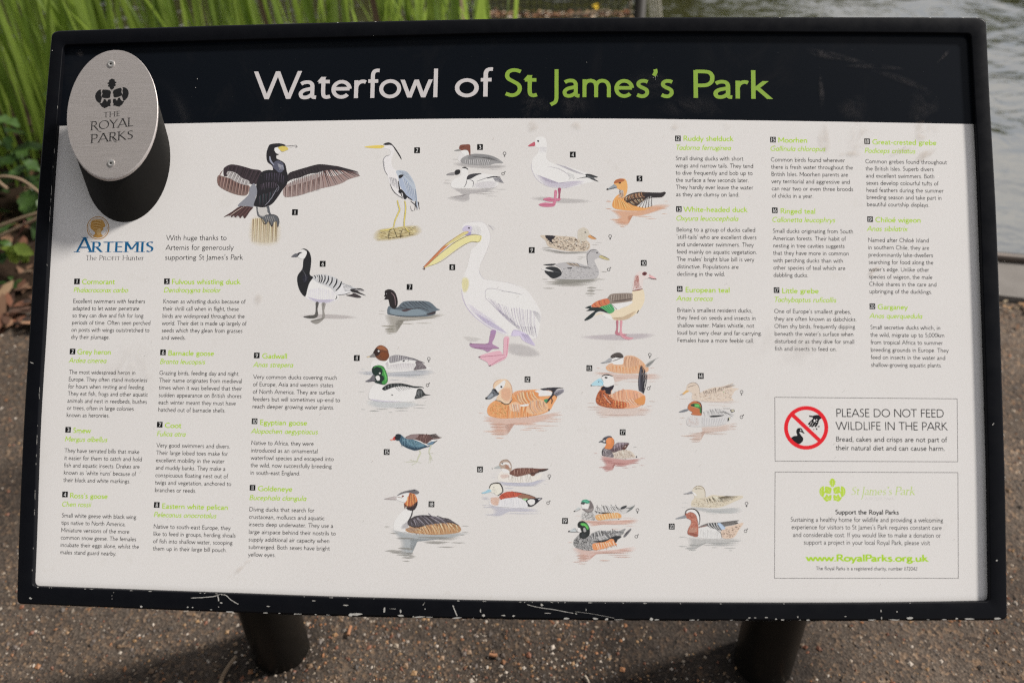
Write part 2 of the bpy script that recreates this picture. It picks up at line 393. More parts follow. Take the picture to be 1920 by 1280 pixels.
def loop(sides, r, n=24):
    sides = [resample(s_, 200) for s_ in sides]; out = []; out_corner = []
    tr = []
    for s_ in sides:
        d = np.r_[0, np.cumsum(np.linalg.norm(np.diff(s_, axis=0), axis=1))]
        m_ = (d >= r) & (d <= d[-1]-r); a = s_[m_]; idx = np.linspace(0, len(a)-1, n).astype(int); tr.append(a[idx])
    for i in range(4):
        out += list(tr[i]); c = sides[i][-1]; p, q_ = tr[i][-1], tr[(i+1) % 4][0]
        for t in (.2, .4, .6, .8): out.append((1-t)**2*p+2*t*(1-t)*c+t*t*q_)
    return np.array(out)
LO, LI = loop([OUT_T, OUT_R, OUT_B, OUT_L], 9), loop([IN_T, IN_R, IN_B, IN_L], 7)
NL = len(LO)
def lerp(a, b, t): return a*(1-t)+b*t
A0, A1 = P3(LO, 0.0), P3(LI, 0.0)
wd = np.linalg.norm(A1-A0, axis=1, keepdims=True); dirn = (A1-A0)/wd
rings = [A0+dirn*.004-BN*.030, A0-BN*.030, A0-BN*.004]
for a in (15, 35, 55, 75): t = math.radians(a); rings.append(A0+dirn*.0035*(1-math.cos(t))-BN*.0035*(1-math.sin(t)))
rings += [A0+dirn*.0035, A1-dirn*.0015, A1-dirn*.0004-BN*.0004, A1-BN*.0015, A1-BN*(.0092)]
V = np.vstack(rings); F = []
for r in range(len(rings)-1):
    for i in range(NL):
        j = (i+1) % NL; F.append((r*NL+i, r*NL+j, (r+1)*NL+j, (r+1)*NL+i))
link('frame', mesh('frame', V, F, BASE, smooth=True), m_frame, board)
# back tray closing the frame
back = A0+dirn*.004-BN*.028; c = back.mean(0)
V = np.vstack([back, [c]]); link('backing_tray', mesh('backing_tray', V, [(i, (i+1) % NL, NL) for i in range(NL)], BASE), m_post, board)
# the printed sheet lies in the frame
SH = A1-dirn*.003+BN*PANEL_H; c = SH.mean(0)
nx, ny = 30, 18
ti = np.linspace(0, 1, nx+1)
def sheet_rows(y0f, y1f, ny):
    L = resample(IN_L[::-1], 101); R = resample(IN_R, 101); T = resample(IN_T, 101); B_ = resample(IN_B[::-1], 101); rows = []
    for j in range(ny+1):
        fy = y0f+(y1f-y0f)*j/ny; k = min(100, max(0, fy*100)); 
        for i in range(nx+1):
            fx = i/nx
            def at(a, f): f *= 100; i0 = int(min(99, f)); return a[i0]+(a[i0+1]-a[i0])*(f-i0)
            l, r_, t_, b_ = at(L, fy), at(R, fy), at(T, fx), at(B_, fx)
            rows.append(l*(1-fx)+r_*fx+t_*(1-fy)+b_*fy-(L[0]*(1-fx)*(1-fy)+R[0]*fx*(1-fy)+L[-1]*(1-fx)*fy+R[-1]*fx*fy))
    return np.array(rows)
def gridF(nx, ny, o=0): return [(o+j*(nx+1)+i, o+j*(nx+1)+i+1, o+(j+1)*(nx+1)+i+1, o+(j+1)*(nx+1)+i) for j in range(ny) for i in range(nx)]
rows = sheet_rows(0, 1, ny); cpx = rows.mean(0); W = P3(cpx+(rows-cpx)*1.004, PANEL_H)
panel = link('printed_panel', mesh('printed_panel', W, gridF(nx, ny), BASE), m_paper, board)
BAND = [(100, 236.5), (315, 232), (600, 226.5), (860, 222.6), (1150, 222.6), (1440, 226.3), (1640, 229.5), (1840, 233.2)]
tb = resample(IN_T, nx+1); tb[:, 1] -= 3; bb = resample(BAND, nx+1)
tb = np.stack([bb[:, 0], np.interp(bb[:, 0], tb[:, 0], tb[:, 1])], 1)
tb[0, 0] += 12; tb[-1, 0] -= 8
rows = np.vstack([lerp(tb, bb, j/6) for j in range(7)])
link('title_band', mesh('title_band', P3(rows, PANEL_H+4e-5), gridF(nx, 6), BASE), m_band, panel)

# lettering of the title
WHT = 'b8b2af'; TG = '7b9738'
def title(s, x0, x1, y, col, y1=None):
    I = Ink(PANEL_H+6e-5); text(I, s, x0, x1, y, 52, col, 90, q=8, y1=y1, z0=12); I.build('title_word', m_ink, panel, BASE, 'the word %s in %s letters on the dark band' % (s, 'grey' if col == WHT else 'lime'))
title('Waterfowl', 477, 824, 186.5, WHT, 182.5); title('of', 852, 923, 181.8, WHT, 181.3)
title('St', 942, 1008, 181.2, TG, 181.8); title("James\u2019s", 1034, 1266, 182.2, TG, 183.4); title('Park', 1296, 1445, 183.8, TG, 186)
# acknowledgement
C = Crop(100, 380, 4.74); I = Ink()
for t, a, b_, y in (('With huge thanks to', 1003, 1540, 335), ('Artemis for generously', 997, 1602, 421), ("supporting St James\u2019s Park", 990, 1685, 508)):
    text(I, t, C.X(a), C.X(b_), C.Y(y), 9.8, BLACK, 78)
I.build('thanks_text', m_ink, panel, BASE)
I = Ink()
def ell(cx, cy, rx, ry, n=36, a0=0, a1=360): a = np.radians(np.linspace(a0, a1, n, endpoint=(a1-a0) < 360)); return np.stack([cx+rx*np.cos(a), cy+ry*np.sin(a)], 1)
def cl(C, pts):
    if isinstance(pts, str): pts = [tuple(float(v) for v in p.split(',')) for p in pts.split()]
    P = np.asarray(pts, float); return np.stack([C.X(P[:, 0]), C.Y(P[:, 1])], 1)
GO = 'a67a3c'
for k, (rx, ry, w_, c_) in enumerate(((97, 100, 7, GO), (82, 86, 4, 'b98f52'))):
    v, f = strip(cl(C, ell(397, 225, rx, ry)), w_/4.74, True); I.add(v, f, c_, 1+k)
def poly(I, P, col, z=1, smooth=3, inkit=True):
    P = catmull(P, smooth, True) if smooth else P; I.add(P, [tuple(range(len(P)))], col, z, inkit)
poly(I, cl(C, '335,175 370,150 430,152 455,180 462,210 440,225 448,240 430,250 425,275 440,300 395,312 350,300 372,270 350,245 330,225'), 'b5894a', 2)
for i in range(9):
    y = 160+i*11; v, f = strip(catmull(cl(C, [(345+i*3, y), (385, y-6+i), (425, y+6)]), 3), .7); I.add(v, f, '8a5f22' if i % 2 else 'd3b484', 4+i % 2)
poly(I, cl(C, '392,238 415,235 425,262 412,285 395,285 383,265'), 'c9a670', 6)
I.build('coin_emblem', m_ink, panel, BASE, 'gold round coin with a head, above blue capitals')
I = Ink()
text(I, 'A', C.X(205), C.X(338), C.Y(440), 28, '1b567c', 120, 3, serif=.35, z0=1)
text(I, 'RTEMIS', C.X(338), C.X(892), C.Y(440), 19.5, '1b567c', 130, 3, serif=.35, track=40, z0=1)
text(I, 'The', C.X(285), C.X(385), C.Y(511), 9.3, '2f2c2e', 75, serif=.45); text(I, 'P', C.X(406), C.X(438), C.Y(512), 9.3, '2f2c2e', 75, serif=.45)
text(I, 'ROFIT', C.X(440), C.X(594), C.Y(512), 7.0, '2f2c2e', 75, serif=.45, track=30); text(I, 'Hunter', C.X(613), C.X(805), C.Y(512), 9.3, '2f2c2e', 75, serif=.45)
I.build('sponsor_lettering', m_ink, panel, BASE, 'blue capitals ARTEMIS over The Profit Hunter')

# species entries
CA, CB, CC, CD, CE, CF, CG_ = Crop(100, 510, 4.571), Crop(100, 780, 4.571), Crop(440, 650, 3.122), Crop(1250, 240, 4.414), Crop(1540, 240, 6.4), Crop(1530, 390, 4.13), Crop(1250, 480, 5.817)
def L(t, r): return list(zip(t.split('|'), r))
ENT = [
 (CA, 1, (180, 57, 225, 104), 'Cormorant', 245, 527, 104, 'Phalacrocorax carbo', 175, 648, 174, (168, 266), (150, 572), L('Excellent swimmers with feathers|adapted to let water penetrate|so they can dive and fish for long|periods of time. Often seen perched|on posts with wings outstretched to|dry their plumage.', (787, 738, 772, 833, 823, 483))),
 (CA, 2, (142, 656, 187, 704), 'Grey heron', 205, 495, 704, 'Ardea cinerea', 136, 462, 776, (133, 873), (112, 1240), L('The most widespread heron in|Europe. They often stand motionless|for hours when resting and feeding.|They eat fish, frogs and other aquatic|animals and nest in reedbeds, bushes|or trees, often in large colonies|known as heronries.', (705, 805, 785, 810, 803, 690, 482))),
 (CB, 3, (104, 92, 149, 139), 'Smew', 167, 320, 142, 'Mergus albellus', 100, 470, 215, (95, 310), (85, 562), L("They have serrated bills that make|it easier for them to catch and hold|fish and aquatic insects. Drakes are|known as \u2019white nuns\u2019 because of|their black and white markings.", (738, 760, 740, 708, 660))),
 (CB, 4, (77, 645, 123, 693), "Ross\u2019s goose", 140, 466, 700, 'Chen rossii', 75, 330, 772, (70, 865), (57, 1180), L('Small white geese with black wing|tips native to North America.|Miniature versions of the more|common snow geese. The females|incubate their eggs alone, whilst the|males stand guard nearby.', (710, 620, 652, 710, 735, 540))),
 (CA, 5, (950, 57, 996, 102), 'Fulvous whistling duck', 1013, 1602, 104, 'Dendrocygna bicolor', 948, 1440, 174, (940, 268), (924, 578), L('Known as whistling ducks because of|their shrill call when in flight, these|birds are widespread throughout the|world. Their diet is made up largely of|seeds which they glean from grasses|and weeds.', (1647, 1590, 1640, 1655, 1622, 1135))),
 (CA, 6, (917, 664, 963, 711), 'Barnacle goose', 983, 1378, 714, 'Branta leucopsis', 915, 1308, 786, (908, 880), (897, 1195), L('Grazing birds, feeding day and night.|Their name originates from medieval|times when it was believed that their|sudden appearance on British shores|each winter meant they must have|hatched out of barnacle shells.', (1595, 1617, 1617, 1613, 1565, 1477))),
 (CB, 7, (889, 48, 935, 95), 'Coot', 955, 1097, 99, 'Fulica atra', 888, 1140, 170, (883, 265), (868, 648), L('Very good swimmers and divers.|Their large lobed toes make for|excellent mobility in the water|and muddy banks. They make a|conspicuous floating nest out of|twigs and vegetation, anchored to|branches or reeds.', (1515, 1497, 1467, 1475, 1497, 1525, 1225))),
 (CB, 8, (863, 735, 910, 783), 'Eastern white pelican', 930, 1498, 790, 'Pelecanus onocrotalus', 862, 1405, 862, (858, 960), (852, 1148), L('Native to south-east Europe, they|like to feed in groups, herding shoals|of fish into shallow water, scooping|them up in their large bill pouch.', (1518, 1563, 1535, 1487))),
 (CC, 9, (113, 34, 146, 67), 'Gadwall', 161, 308, 68, 'Anas strepera', 111, 347, 118, (108, 187), (103, 360), L('Very common ducks covering much|of Europe, Asia and western states|of North America. They are surface|feeders but will sometimes up-end to|reach deeper growing water plants.', (600, 578, 587, 617, 583))),
 (CC, 10, (100, 419, 133, 451), 'Egyptian goose', 147, 425, 456, 'Alopochen aegyptiacus', 98, 493, 506, (96, 573), (91, 747), L('Native to Africa, they were|introduced as an ornamental|waterfowl species and escaped into|the wild, now successfully breeding|in south-east England.', (463, 487, 580, 568, 384))),
 (CC, 11, (88, 807, 121, 840), 'Goldeneye', 136, 338, 843, 'Bucephala clangula', 87, 424, 895, (84, 961), (78, 1225), L('Diving ducks that search for|crustacean, molluscs and aquatic|insects deep underwater. They use a|large airspace behind their nostrils to|supply additional air capacity when|submerged. Both sexes have bright|yellow eyes.', (467, 525, 577, 592, 556, 557, 240))),
 (CD, 12, (69, 65, 117, 110), 'Ruddy shelduck', 137, 552, 108, 'Tadorna ferruginea', 75, 540, 182, (73, 268), (77, 566), L('Small diving ducks with short|wings and narrow tails. They tend|to dive frequently and bob up to|the surface a few seconds later.|They hardly ever leave the water|as they are clumsy on land.', (635, 718, 712, 680, 718, 603))),
 (CD, 13, (77, 648, 125, 694), 'White-headed duck', 140, 667, 694, 'Oxyura leucocephala', 80, 600, 767, (80, 857), (84, 1223), L("Belong to a group of ducks called|\u2019stiff-tails\u2019 who are excellent divers|and underwater swimmers. They|feed mainly on aquatic vegetation.|The males\u2019 bright blue bill is very|distinctive. Populations are|declining in the wild.", (735, 745, 720, 748, 725, 597, 483))),
 (CG_, 14, (110, 327, 175, 389), 'European teal', 203, 690, 395, 'Anas crecca', 110, 510, 487, (113, 610), (115, 938), L("Britain\u2019s smallest resident ducks,|they feed on seeds and insects in|shallow water. Males whistle, not|loud but very clear and far-carrying.|Females have a more feeble call.", (935, 973, 955, 1040, 953))),
 (CD, 15, (856, 75, 903, 120), 'Moorhen', 922, 1166, 121, 'Gallinula chloropus', 860, 1322, 190, (862, 279), (870, 577), L('Common birds found wherever|there is fresh water throughout the|British Isles. Moorhen parents are|very territorial and aggressive and|can rear two or even three broods|of chicks in a year.', (1476, 1543, 1503, 1518, 1545, 1215))),
 (CD, 16, (871, 658, 919, 705), 'Ringed teal', 941, 1232, 708, 'Callonetta leucophrys', 875, 1403, 778, (877, 868), (884, 1232), L('Small ducks originating from South|American forests. Their habit of|nesting in tree cavities suggests|that they have more in common|with perching ducks than with|other species of teal which are|dabbling ducks.', (1546, 1484, 1474, 1510, 1462, 1480, 1173))),
 (CG_, 17, (1167, 341, 1230, 402), 'Little grebe', 1257, 1660, 405, 'Tachybaptus ruficollis', 1172, 1861, 500, (1172, 622), (1178, 1030), L("One of Europe\u2019s smallest grebes,|they are often known as dabchicks.|Often shy birds, frequently dipping|beneath the water\u2019s surface when|disturbed or as they dive for small|fish and insects to feed on.", (2012, 2073, 2056, 2040, 2049, 1857))),
 (CE, 18, (515, 128, 583, 193), 'Great-crested grebe', 613, 1383, 198, 'Podiceps cristatus', 523, 1140, 300, (528, 425), (545, 940), L('Common grebes found throughout|the British Isles. Superb divers|and excellent swimmers. Both|sexes develop colourful tufts of|head feathers during the summer|breeding season and take part in|beautiful courtship displays.', (1507, 1350, 1360, 1407, 1468, 1447, 1298))),
 (CF, 19, (396, 66, 441, 108), 'Chilo\u00e9 wigeon', 460, 814, 110, 'Anas sibilatrix', 398, 715, 178, (402, 263), (413, 660), L("Named after Chilo\u00e9 Island|in southern Chile, they are|predominantly lake-dwellers|searching for food along the|water\u2019s edge. Unlike other|species of wigeon, the male|Chilo\u00e9 shares in the care and|upbringing of the ducklings.", (875, 878, 908, 910, 877, 903, 935, 900))),
 (CF, 20, (414, 739, 459, 782), 'Garganey', 479, 710, 784, 'Anas querquedula', 418, 830, 852, (420, 938), (425, 1228), L('Small secretive ducks which, in|the wild, migrate up to 5,000km|from tropical Africa to summer|breeding grounds in Europe. They|feed on insects in the water and|shallow-growing aquatic plants.', (965, 997, 983, 1027, 1003, 977))),
]
for e in ENT:
    entry(*e).build('species_text', m_ink, panel, BASE, 'text about the %s beside its number %d' % (e[3].replace('\u2019', "'").replace('\u00e9', 'e'), e[1]))

# the two boxes at the right
C = Crop(1440, 730, 3.4605); I = Ink()
def frame_box(I, c4, w_=.9):
    P = cl(C, c4); v, f = strip(P, w_, True); I.add(v, f, '3a3637', 1)
frame_box(I, [(44, 50), (1227, 60), (1231, 468), (46, 464)])
text(I, 'PLEASE DO NOT FEED', C.X(440), C.X(1145), C.Y(177), 15.2, '1d1b1c', 80, 3, y1=C.Y(181)); text(I, 'WILDLIFE IN THE PARK', C.X(440), C.X(1167), C.Y(261), 15.2, '1d1b1c', 80, 3, y1=C.Y(265))
text(I, 'Bread, cakes and crisps are not part of', C.X(440), C.X(1162), C.Y(337), 9.4, '1d1b1c', 92); text(I, 'their natural diet and can cause harm.', C.X(440), C.X(1150), C.Y(393), 9.4, '1d1b1c', 92)
I.build('feeding_notice', m_ink, panel, BASE, 'boxed notice asking people not to feed wildlife')
K = Crop(1460, 750, 12.8); I = Ink()
poly(I, cl(K, '300,905 330,880 380,858 440,850 442,820 428,790 422,740 440,690 480,668 530,668 562,690 580,735 625,795 612,802 560,775 520,760 500,765 510,800 545,850 580,890 592,930 575,985 530,1030 475,1052 400,1010 340,955'), '17171a', 1)
poly(I, cl(K, ell(530, 718, 15, 18, 10)), 'd4cfca', 3, 0)
poly(I, cl(K, '730,370 745,362 800,372 850,365 950,350 1010,400 1040,430 1000,450 970,480 955,540 935,585 900,640 868,642 862,620 830,630 805,652 790,645 775,625 745,642 730,628 745,600 722,588 700,575 720,545 770,490 820,440 810,412 765,405 735,395'), '17171a', 1, 2)
for a in ((860, 490, 22, 34), (910, 468, 16, 16), (905, 522, 14, 13)): poly(I, cl(K, ell(*a, 10)), 'd4cfca', 3, 0)
for a in ('775,520 800,505 760,590 745,600', '820,540 838,530 800,615 790,622', '880,570 892,565 862,620 852,618'): poly(I, cl(K, a), 'b8b3ae', 3, 0)
for a in ('930,635 950,615 995,625 985,640 945,648', '885,672 915,668 932,690 920,715 900,705', '820,700 855,685 860,695 830,716'): poly(I, cl(K, a), '17171a', 1, 0)
v, f = strip(cl(K, ell(660, 662, 484, 476, 64)), 92/12.8, True); I.add(v, f, 'cf1f28', 5)
v, f = strip(cl(K, [(310, 330), (1000, 985)]), 92/12.8); I.add(v, f, 'cf1f28', 6)
I.build('prohibition_symbol', m_ink, panel, BASE, 'red crossed circle over a hand dropping crumbs to a duck')
I = Ink()
frame_box(I, [(46, 534), (1232, 538), (1235, 1223), (42, 1223)])
text(I, 'Support the Royal Parks', C.X(436), C.X(850), C.Y(808), 8.4, '1d1b1c', 120)
for t, a, b_, y in (('Sustaining a healthy home for wildlife and providing a welcoming', 146, 1137, 856), ("experience for visitors to St James\u2019s Park requires constant care", 152, 1128, 905), ('and considerable cost. If you would like to make a donation or', 161, 1122, 955), ('support a project in your local Royal Park, please visit', 231, 1052, 1004)):
    text(I, t, C.X(a), C.X(b_), C.Y(y), 8.6, BLACK, 80)
text(I, 'www.RoyalParks.org.uk', C.X(249), C.X(1038), C.Y(1112), 12.6, '9dbf33', 150)
text(I, 'The Royal Parks is a registered charity, number 1172042', C.X(311), C.X(970), C.Y(1170), 6.8, BLACK, 84)
I.build('support_notice', m_ink, panel, BASE, 'boxed appeal to support the parks')
def oakleaf(cx, cy, L_, W_, ang, nl=4, n=44):
    t = np.linspace(0, 1, n); e = np.sin(math.pi*t**.85)**.8*W_/2*(1+.20*np.cos(t*nl*2*math.pi+math.pi)); x = (t-.5)*L_
    P = np.vstack([np.stack([x, e], 1), np.stack([x[::-1][1:-1], -e[::-1][1:-1]], 1)]); c, s_ = math.cos(ang), math.sin(ang)
    return np.stack([cx+P[:, 0]*c-P[:, 1]*s_, cy+P[:, 0]*s_+P[:, 1]*c], 1)
def maple(cx, cy, r, ang):
    P = []
    for i in range(22): a = ang+2*math.pi*i/22; k = r*(1.0 if i % 4 == 0 else (.62 if i % 2 else .82)); P.append((cx+k*math.cos(a), cy+k*math.sin(a)*.92))
    return np.array(P)
def crown(I, T, col, vein, z=1, h=None):
    """leaf crown in a 540 x 480 box; T maps to picture pixels"""
    poly(I, T(oakleaf(270, 95, 185, 125, math.pi/2)), col, z, 0)
    for s_ in (-1, 1):
        cx = lambda x: 270+s_*x
        P = np.array([(88, 175), (140, 168), (160, 200), (150, 235), (165, 270), (150, 300), (60, 318), (28, 300), (24, 260), (14, 230), (24, 200), (50, 185)], float); P[:, 0] = 270+s_*P[:, 0]
        poly(I, T(P), col, z, 2)
        P = np.array([(172, 160), (215, 172), (250, 205), (268, 255), (258, 320), (225, 365), (185, 385), (172, 340), (158, 300), (176, 262), (166, 220), (178, 190)], float); P[:, 0] = 270+s_*P[:, 0]
        poly(I, T(P), col, z, 2)
        P = np.array([(20, 335), (60, 340), (78, 372), (100, 332), (128, 325), (140, 355), (160, 385), (198, 388), (180, 420), (160, 450), (140, 455), (128, 475), (80, 462), (55, 450), (18, 448), (28, 420), (14, 390)], float); P[:, 0] = 270+s_*P[:, 0]
        poly(I, T(P), col, z, 0)
        for Q in (((75, 460), (90, 420), (110, 370)), ((90, 430), (130, 410)), ((90, 430), (50, 400)), ((228, 350), (235, 270), (215, 200)), ((40, 300), (80, 240), (120, 200))):
            Q = np.array(Q, float); Q[:, 0] = 270+s_*Q[:, 0]; v, f = strip(T(Q), .45); I.add(v, f, vein, z+2)
    v, f = strip(T(np.array([(270, 55), (270, 200)], float)), .5); I.add(v, f, vein, z+2)
J = Crop(1520, 885, 8.727); I = Ink()
crown(I, lambda P: cl(J, np.stack([140+P[:, 0]*.8, 95+P[:, 1]*.81], 1)), 'a9c240', 'd3d8ae')
text(I, 'St', J.X(655), J.X(795), J.Y(370), 15, 'a9be66', 75, 3, italic=True, serif=.4)
G['\u0134'] = (230, ('S 115,700 115,500 115,100 112,-150 80,-300 20,-400',))
text(I, '\u0134ames\u2019s', J.X(835), J.X(1330), J.Y(370), 15, 'a9be66', 75, 3, italic=True, serif=.4)
text(I, 'Park', J.X(1375), J.X(1700), J.Y(370), 15.5, 'a9be66', 75, 3, italic=True, serif=.4)
text(I, 'A ROYAL PARK', J.X(890), J.X(1370), J.Y(452), 5, 'b9b3ae', 60, 2, serif=.5, track=40)
I.build('park_logo', m_ink, panel, BASE, 'lime leaf crown with the words St James\u2019s Park')

# numbers and sex symbols beside the pictures
for nmb, x, y in ((1, 553, 398), (2, 782, 282), (3, 900, 276), (4, 1074, 290), (5, 1199, 335), (6, 605, 494.6), (7, 768, 538), (8, 848, 501), (9, 997, 469), (10, 1207, 493), (11, 669, 671), (12, 989, 711), (13, 1105, 690), (14, 1314, 704.6), (15, 725, 847), (16, 900, 879.5), (17, 1167.5, 810), (18, 809, 944.7), (19, 1059.4, 976), (20, 1259.5, 986.5)):
    I = Ink(); badge(I, x, y, nmb, 5.5); I.build('number_tag', m_ink, panel, BASE)
FEM = [(946, 289.5), (1144, 444.5), (804, 674), (1218.3, 666.5), (1390.5, 736), (1030, 893.5), (1195.3, 957), (1399.7, 945)]
MAL = [(944, 325), (1142, 504.5), (802.3, 721), (1216.8, 727), (1391, 780.5), (1028.3, 941.5), (1193.8, 1004.5), (1398.6, 994)]
for (x, y) in FEM:
    I = Ink(); v, f = strip(ell(x, y-1.6, 2.7, 2.7, 16), 1.0, True); I.add(v, f, '1c1a1b', 1); v, f = strip([(x, y+1), (x, y+5)], 1.0); I.add(v, f, '1c1a1b', 2); v, f = strip([(x-1.4, y+3.4), (x+1.4, y+3.4)], 1.6); I.add(v, f, '1c1a1b', 3)
    I.build('female_symbol', m_ink, panel, BASE)
for (x, y) in MAL:
    I = Ink(); v, f = strip(ell(x-.8, y+1, 2.6, 2.6, 16), 1.0, True); I.add(v, f, '1c1a1b', 1); v, f = strip([(x+1, y-.8), (x+3, y-3)], 1.0); I.add(v, f, '1c1a1b', 2); I.add([(x+1.5, y-3.7), (x+3.8, y-3.9), (x+3.6, y-1.5)], [(0, 1, 2)], '1c1a1b', 3)
    I.build('male_symbol', m_ink, panel, BASE)

# posts: the left one comes up through the board and ends in the oval plate
PR = 0.0561
PLH = 0.038
pc = P3([(210, 213)], PLH)[0]; POSTL = (pc[0]+.0003, pc[1]); POSTR = (0.478, POSTL[1]-.010)
def post(px_, py_, htop, slant):
    V = []; F = []; n = 64
    for k in range(n):
        a = 2*math.pi*k/n; x, y = PR*math.cos(a), PR*math.sin(a)
        z1 = htop+(y*math.tan(TAU) if slant else 0); V += [(px_+x, py_+y, -.12), (px_+x, py_+y, .25), (px_+x, py_+y, z1-.0)]
    for k in range(n):
        k2 = (k+1) % n
        for r in (0, 1): F.append((3*k+r, 3*k2+r, 3*k2+r+1, 3*k+r+1))
    F.append([3*k+2 for k in range(n)])
    return mesh('post', V, F, BASE, smooth=True)
def z_on_board(y, h): return (ZC + (h)/math.cos(TAU)) + y*math.tan(TAU)      # height of the raised plane above y
o = link('post', post(POSTL[0], POSTL[1], z_on_board(POSTL[1], PLH-.003), True), m_post, board); o['label'] = 'left post rising through the board to the oval plate'
o.data.polygons[-1].use_smooth = False
o = link('post', post(POSTR[0], POSTR[1], z_on_board(POSTR[1], -.035), True), m_post, board)
# oval plate
V = []; F = []; n = 96
def oval(r, h):
    a = np.linspace(0, 2*math.pi, n, endpoint=False); x, y = POSTL[0]+r*np.cos(a), POSTL[1]+r*np.sin(a)
    P = np.stack([x, y, z_on_board(y, 0)+0*x], 1); return P+np.array([0, 0, h/math.cos(TAU)])
R_ = [oval(PR+.0008, PLH-.003), oval(PR+.0012, PLH-.0006), oval(PR+.0006, PLH)]
V = np.vstack(R_); F = [(r*n+i, r*n+(i+1) % n, (r+1)*n+(i+1) % n, (r+1)*n+i) for r in range(2) for i in range(n)]+[tuple(2*n+i for i in range(n))]
plate = link('oval_plate', mesh('oval_plate', V, F, BASE), m_steel, board)
I = Ink(PLH+5e-5)
Q = Crop(160, 130, 8.533)
crown(I, lambda P: cl(Q, np.stack([155+P[:, 0], 148+P[:, 1]*.98+(270-P[:, 0])*.10], 1)), '050506', '857b76')
for _c in range(len(I.C)): pass
DK = (.006, .006, .007)
def ptext(s, x0, x1, y, y1, cap, tr=25): text(I, s, Q.X(x0), Q.X(x1), Q.Y(y), cap, DK, 82, 4, serif=.42, y1=Q.Y(y1), up=(.035, -1), track=tr, inkit=False)
ptext('THE', 288, 562, 772, 748, 9.6, 80); ptext('ROYAL', 80, 768, 980, 910, 16.5); ptext('PARKS', 80, 768, 1184, 1116, 16.5)
v, f = strip(catmull(cl(Q, [(165, 925), (205, 985), (255, 1004)]), 4), .9); I.add(v, f, DK, 9, False)
v, f = strip(catmull(cl(Q, [(430, 1090), (462, 1150), (500, 1168)]), 4), .9); I.add(v, f, DK, 9, False)
I.build('engraved_crest', mat('engraved_black', (.008, .008, .009), .5), plate, BASE, 'leaf crown above the words The Royal Parks')
m_screw = mat('screw_steel', (.72, .70, .68), .3, .7)
for (sx, sy) in ((208.5, 120), (208.5, 306)):
    c = P3([(sx, sy)], PLH)[0]; V = []; F = []; n = 24
    for r_, h in ((.0046, 0), (.0044, .0009), (.0030, .0011), (.0022, .0008)):
        for k in range(n):
            a = 2*math.pi*k/n; V.append(c+BU*r_*math.cos(a)+BS*r_*math.sin(a)+BN*h)
    F = [(r*n+i, r*n+(i+1) % n, (r+1)*n+(i+1) % n, (r+1)*n+i) for r in range(3) for i in range(n)]+[tuple(3*n+i for i in range(n))]
    link('screw', mesh('screw', V, F, BASE), m_screw, plate)
    V = [c+(BU*math.cos(a)+BS*math.sin(a))*(.0019 if i % 2 else .0010)+BN*.0009 for i, a in enumerate(np.linspace(0, 2*math.pi, 12, endpoint=False))]
    link('screw_recess', mesh('screw_recess', V, [tuple(range(12))], BASE), m_post, plate)

# bare spots where the frame's paint is knocked off
I = Ink(0.00012, 4e-6)
def chip(x, y, w_, h_, ang=0):
    n = 9; a = np.linspace(0, 2*math.pi, n, endpoint=False); k = .6+.5*rng.random(n); X, Y = w_/2*np.cos(a)*k, h_/2*np.sin(a)*k
    c, s_ = math.cos(ang), math.sin(ang); I.add(np.stack([x+X*c-Y*s_, y+X*s_+Y*c], 1), [tuple(range(n))], (.5, .5, .5), 1+len(I.V) % 5)
def scratch(P, w_=1.1):
    P = catmull(P, 4); P = P+rng.normal(0, .12, P.shape); v, f = strip(P, w_, taper=.35+.65*np.abs(np.sin(np.arange(len(P))*1.7))); I.add(v, f, (.5, .5, .5), 7)
scratch([(358, 1120.5), (385, 1119), (403, 1117), (412, 1113.5)], 1.7); scratch([(408, 1114), (409.5, 1121), (410, 1126)], 2.6); scratch([(413, 1113.5), (424, 1115.5), (433, 1124), (447, 1132)], 1.9)
for a in ((415, 1129.5, 5, 3), (410, 1137, 2.4, 2), (57.5, 1121, 8, 4, .3), (265, 1136.5, 6, 4), (352, 1137.5, 4, 3), (361, 1138, 3, 2.5), (396, 1142.3, 5, 2), (503, 1136, 7, 2), (648, 1134, 11, 2.6), (588, 1125.5, 8, 1.8), (720.5, 1143, 3.6, 13, .1), (751, 1145.5, 4, 7), (752, 1153, 13, 4), (797, 1141, 3.4, 2.6), (901, 1144, 2.2, 8), (906, 1153, 7, 5), (944, 1153, 9, 2.6), (963, 1154, 5, 3.6), (1016, 1133.5, 6, 6), (1027, 1149, 16, 1.5), (1062, 1159, 14, 4), (1080, 1150, 5, 2), (1099, 1142.5, 1.3, 6), (1116, 1159, 12, 4), (1138, 1159.8, 5, 4), (1221, 1160, 7, 6), (213, 1110, 1.3, 2), (210, 1116, 1.2, 2), (210, 1122, 1.2, 2),
          (1405, 1157.5, 6, 2.4), (1416, 1157.5, 4, 2), (1437, 1157, 9, 2), (1455, 1160, 4, 3), (1496, 1156, 2, 5), (1585, 1155, 5, 1.6), (1652, 1144.5, 2, 5), (1682, 1146, 2.6, 3.5), (1653, 1158, 2.4, 5), (1706, 1158, 15, 5), (1794, 1159, 6, 3.5), (1818, 1159.5, 26, 3), (1870, 1159, 16, 4), (1869, 1050, 4, 3), (1862, 795, 6, 1.6, -.9), (59.5, 680, 8, 2, .35), (53, 655, 1.6, 1.8), (98, 95, 2, 2), (667, 1151, 28, 5), (657, 1152, 9, 7)): chip(*a)
scratch([(849, 1134), (853, 1144), (857, 1154)], 2.4); scratch([(988, 1132.5), (1010, 1138), (1040, 1142.5), (1075, 1149)], 1.3); scratch([(1078, 1146), (1110, 1150), (1152, 1158)], .5); scratch([(797, 1128), (793, 1134)], 1); scratch([(730, 1140.5), (742, 1141)], .8)
def along(P, f):
    P = resample(P, 200); return P[int(f*199)]
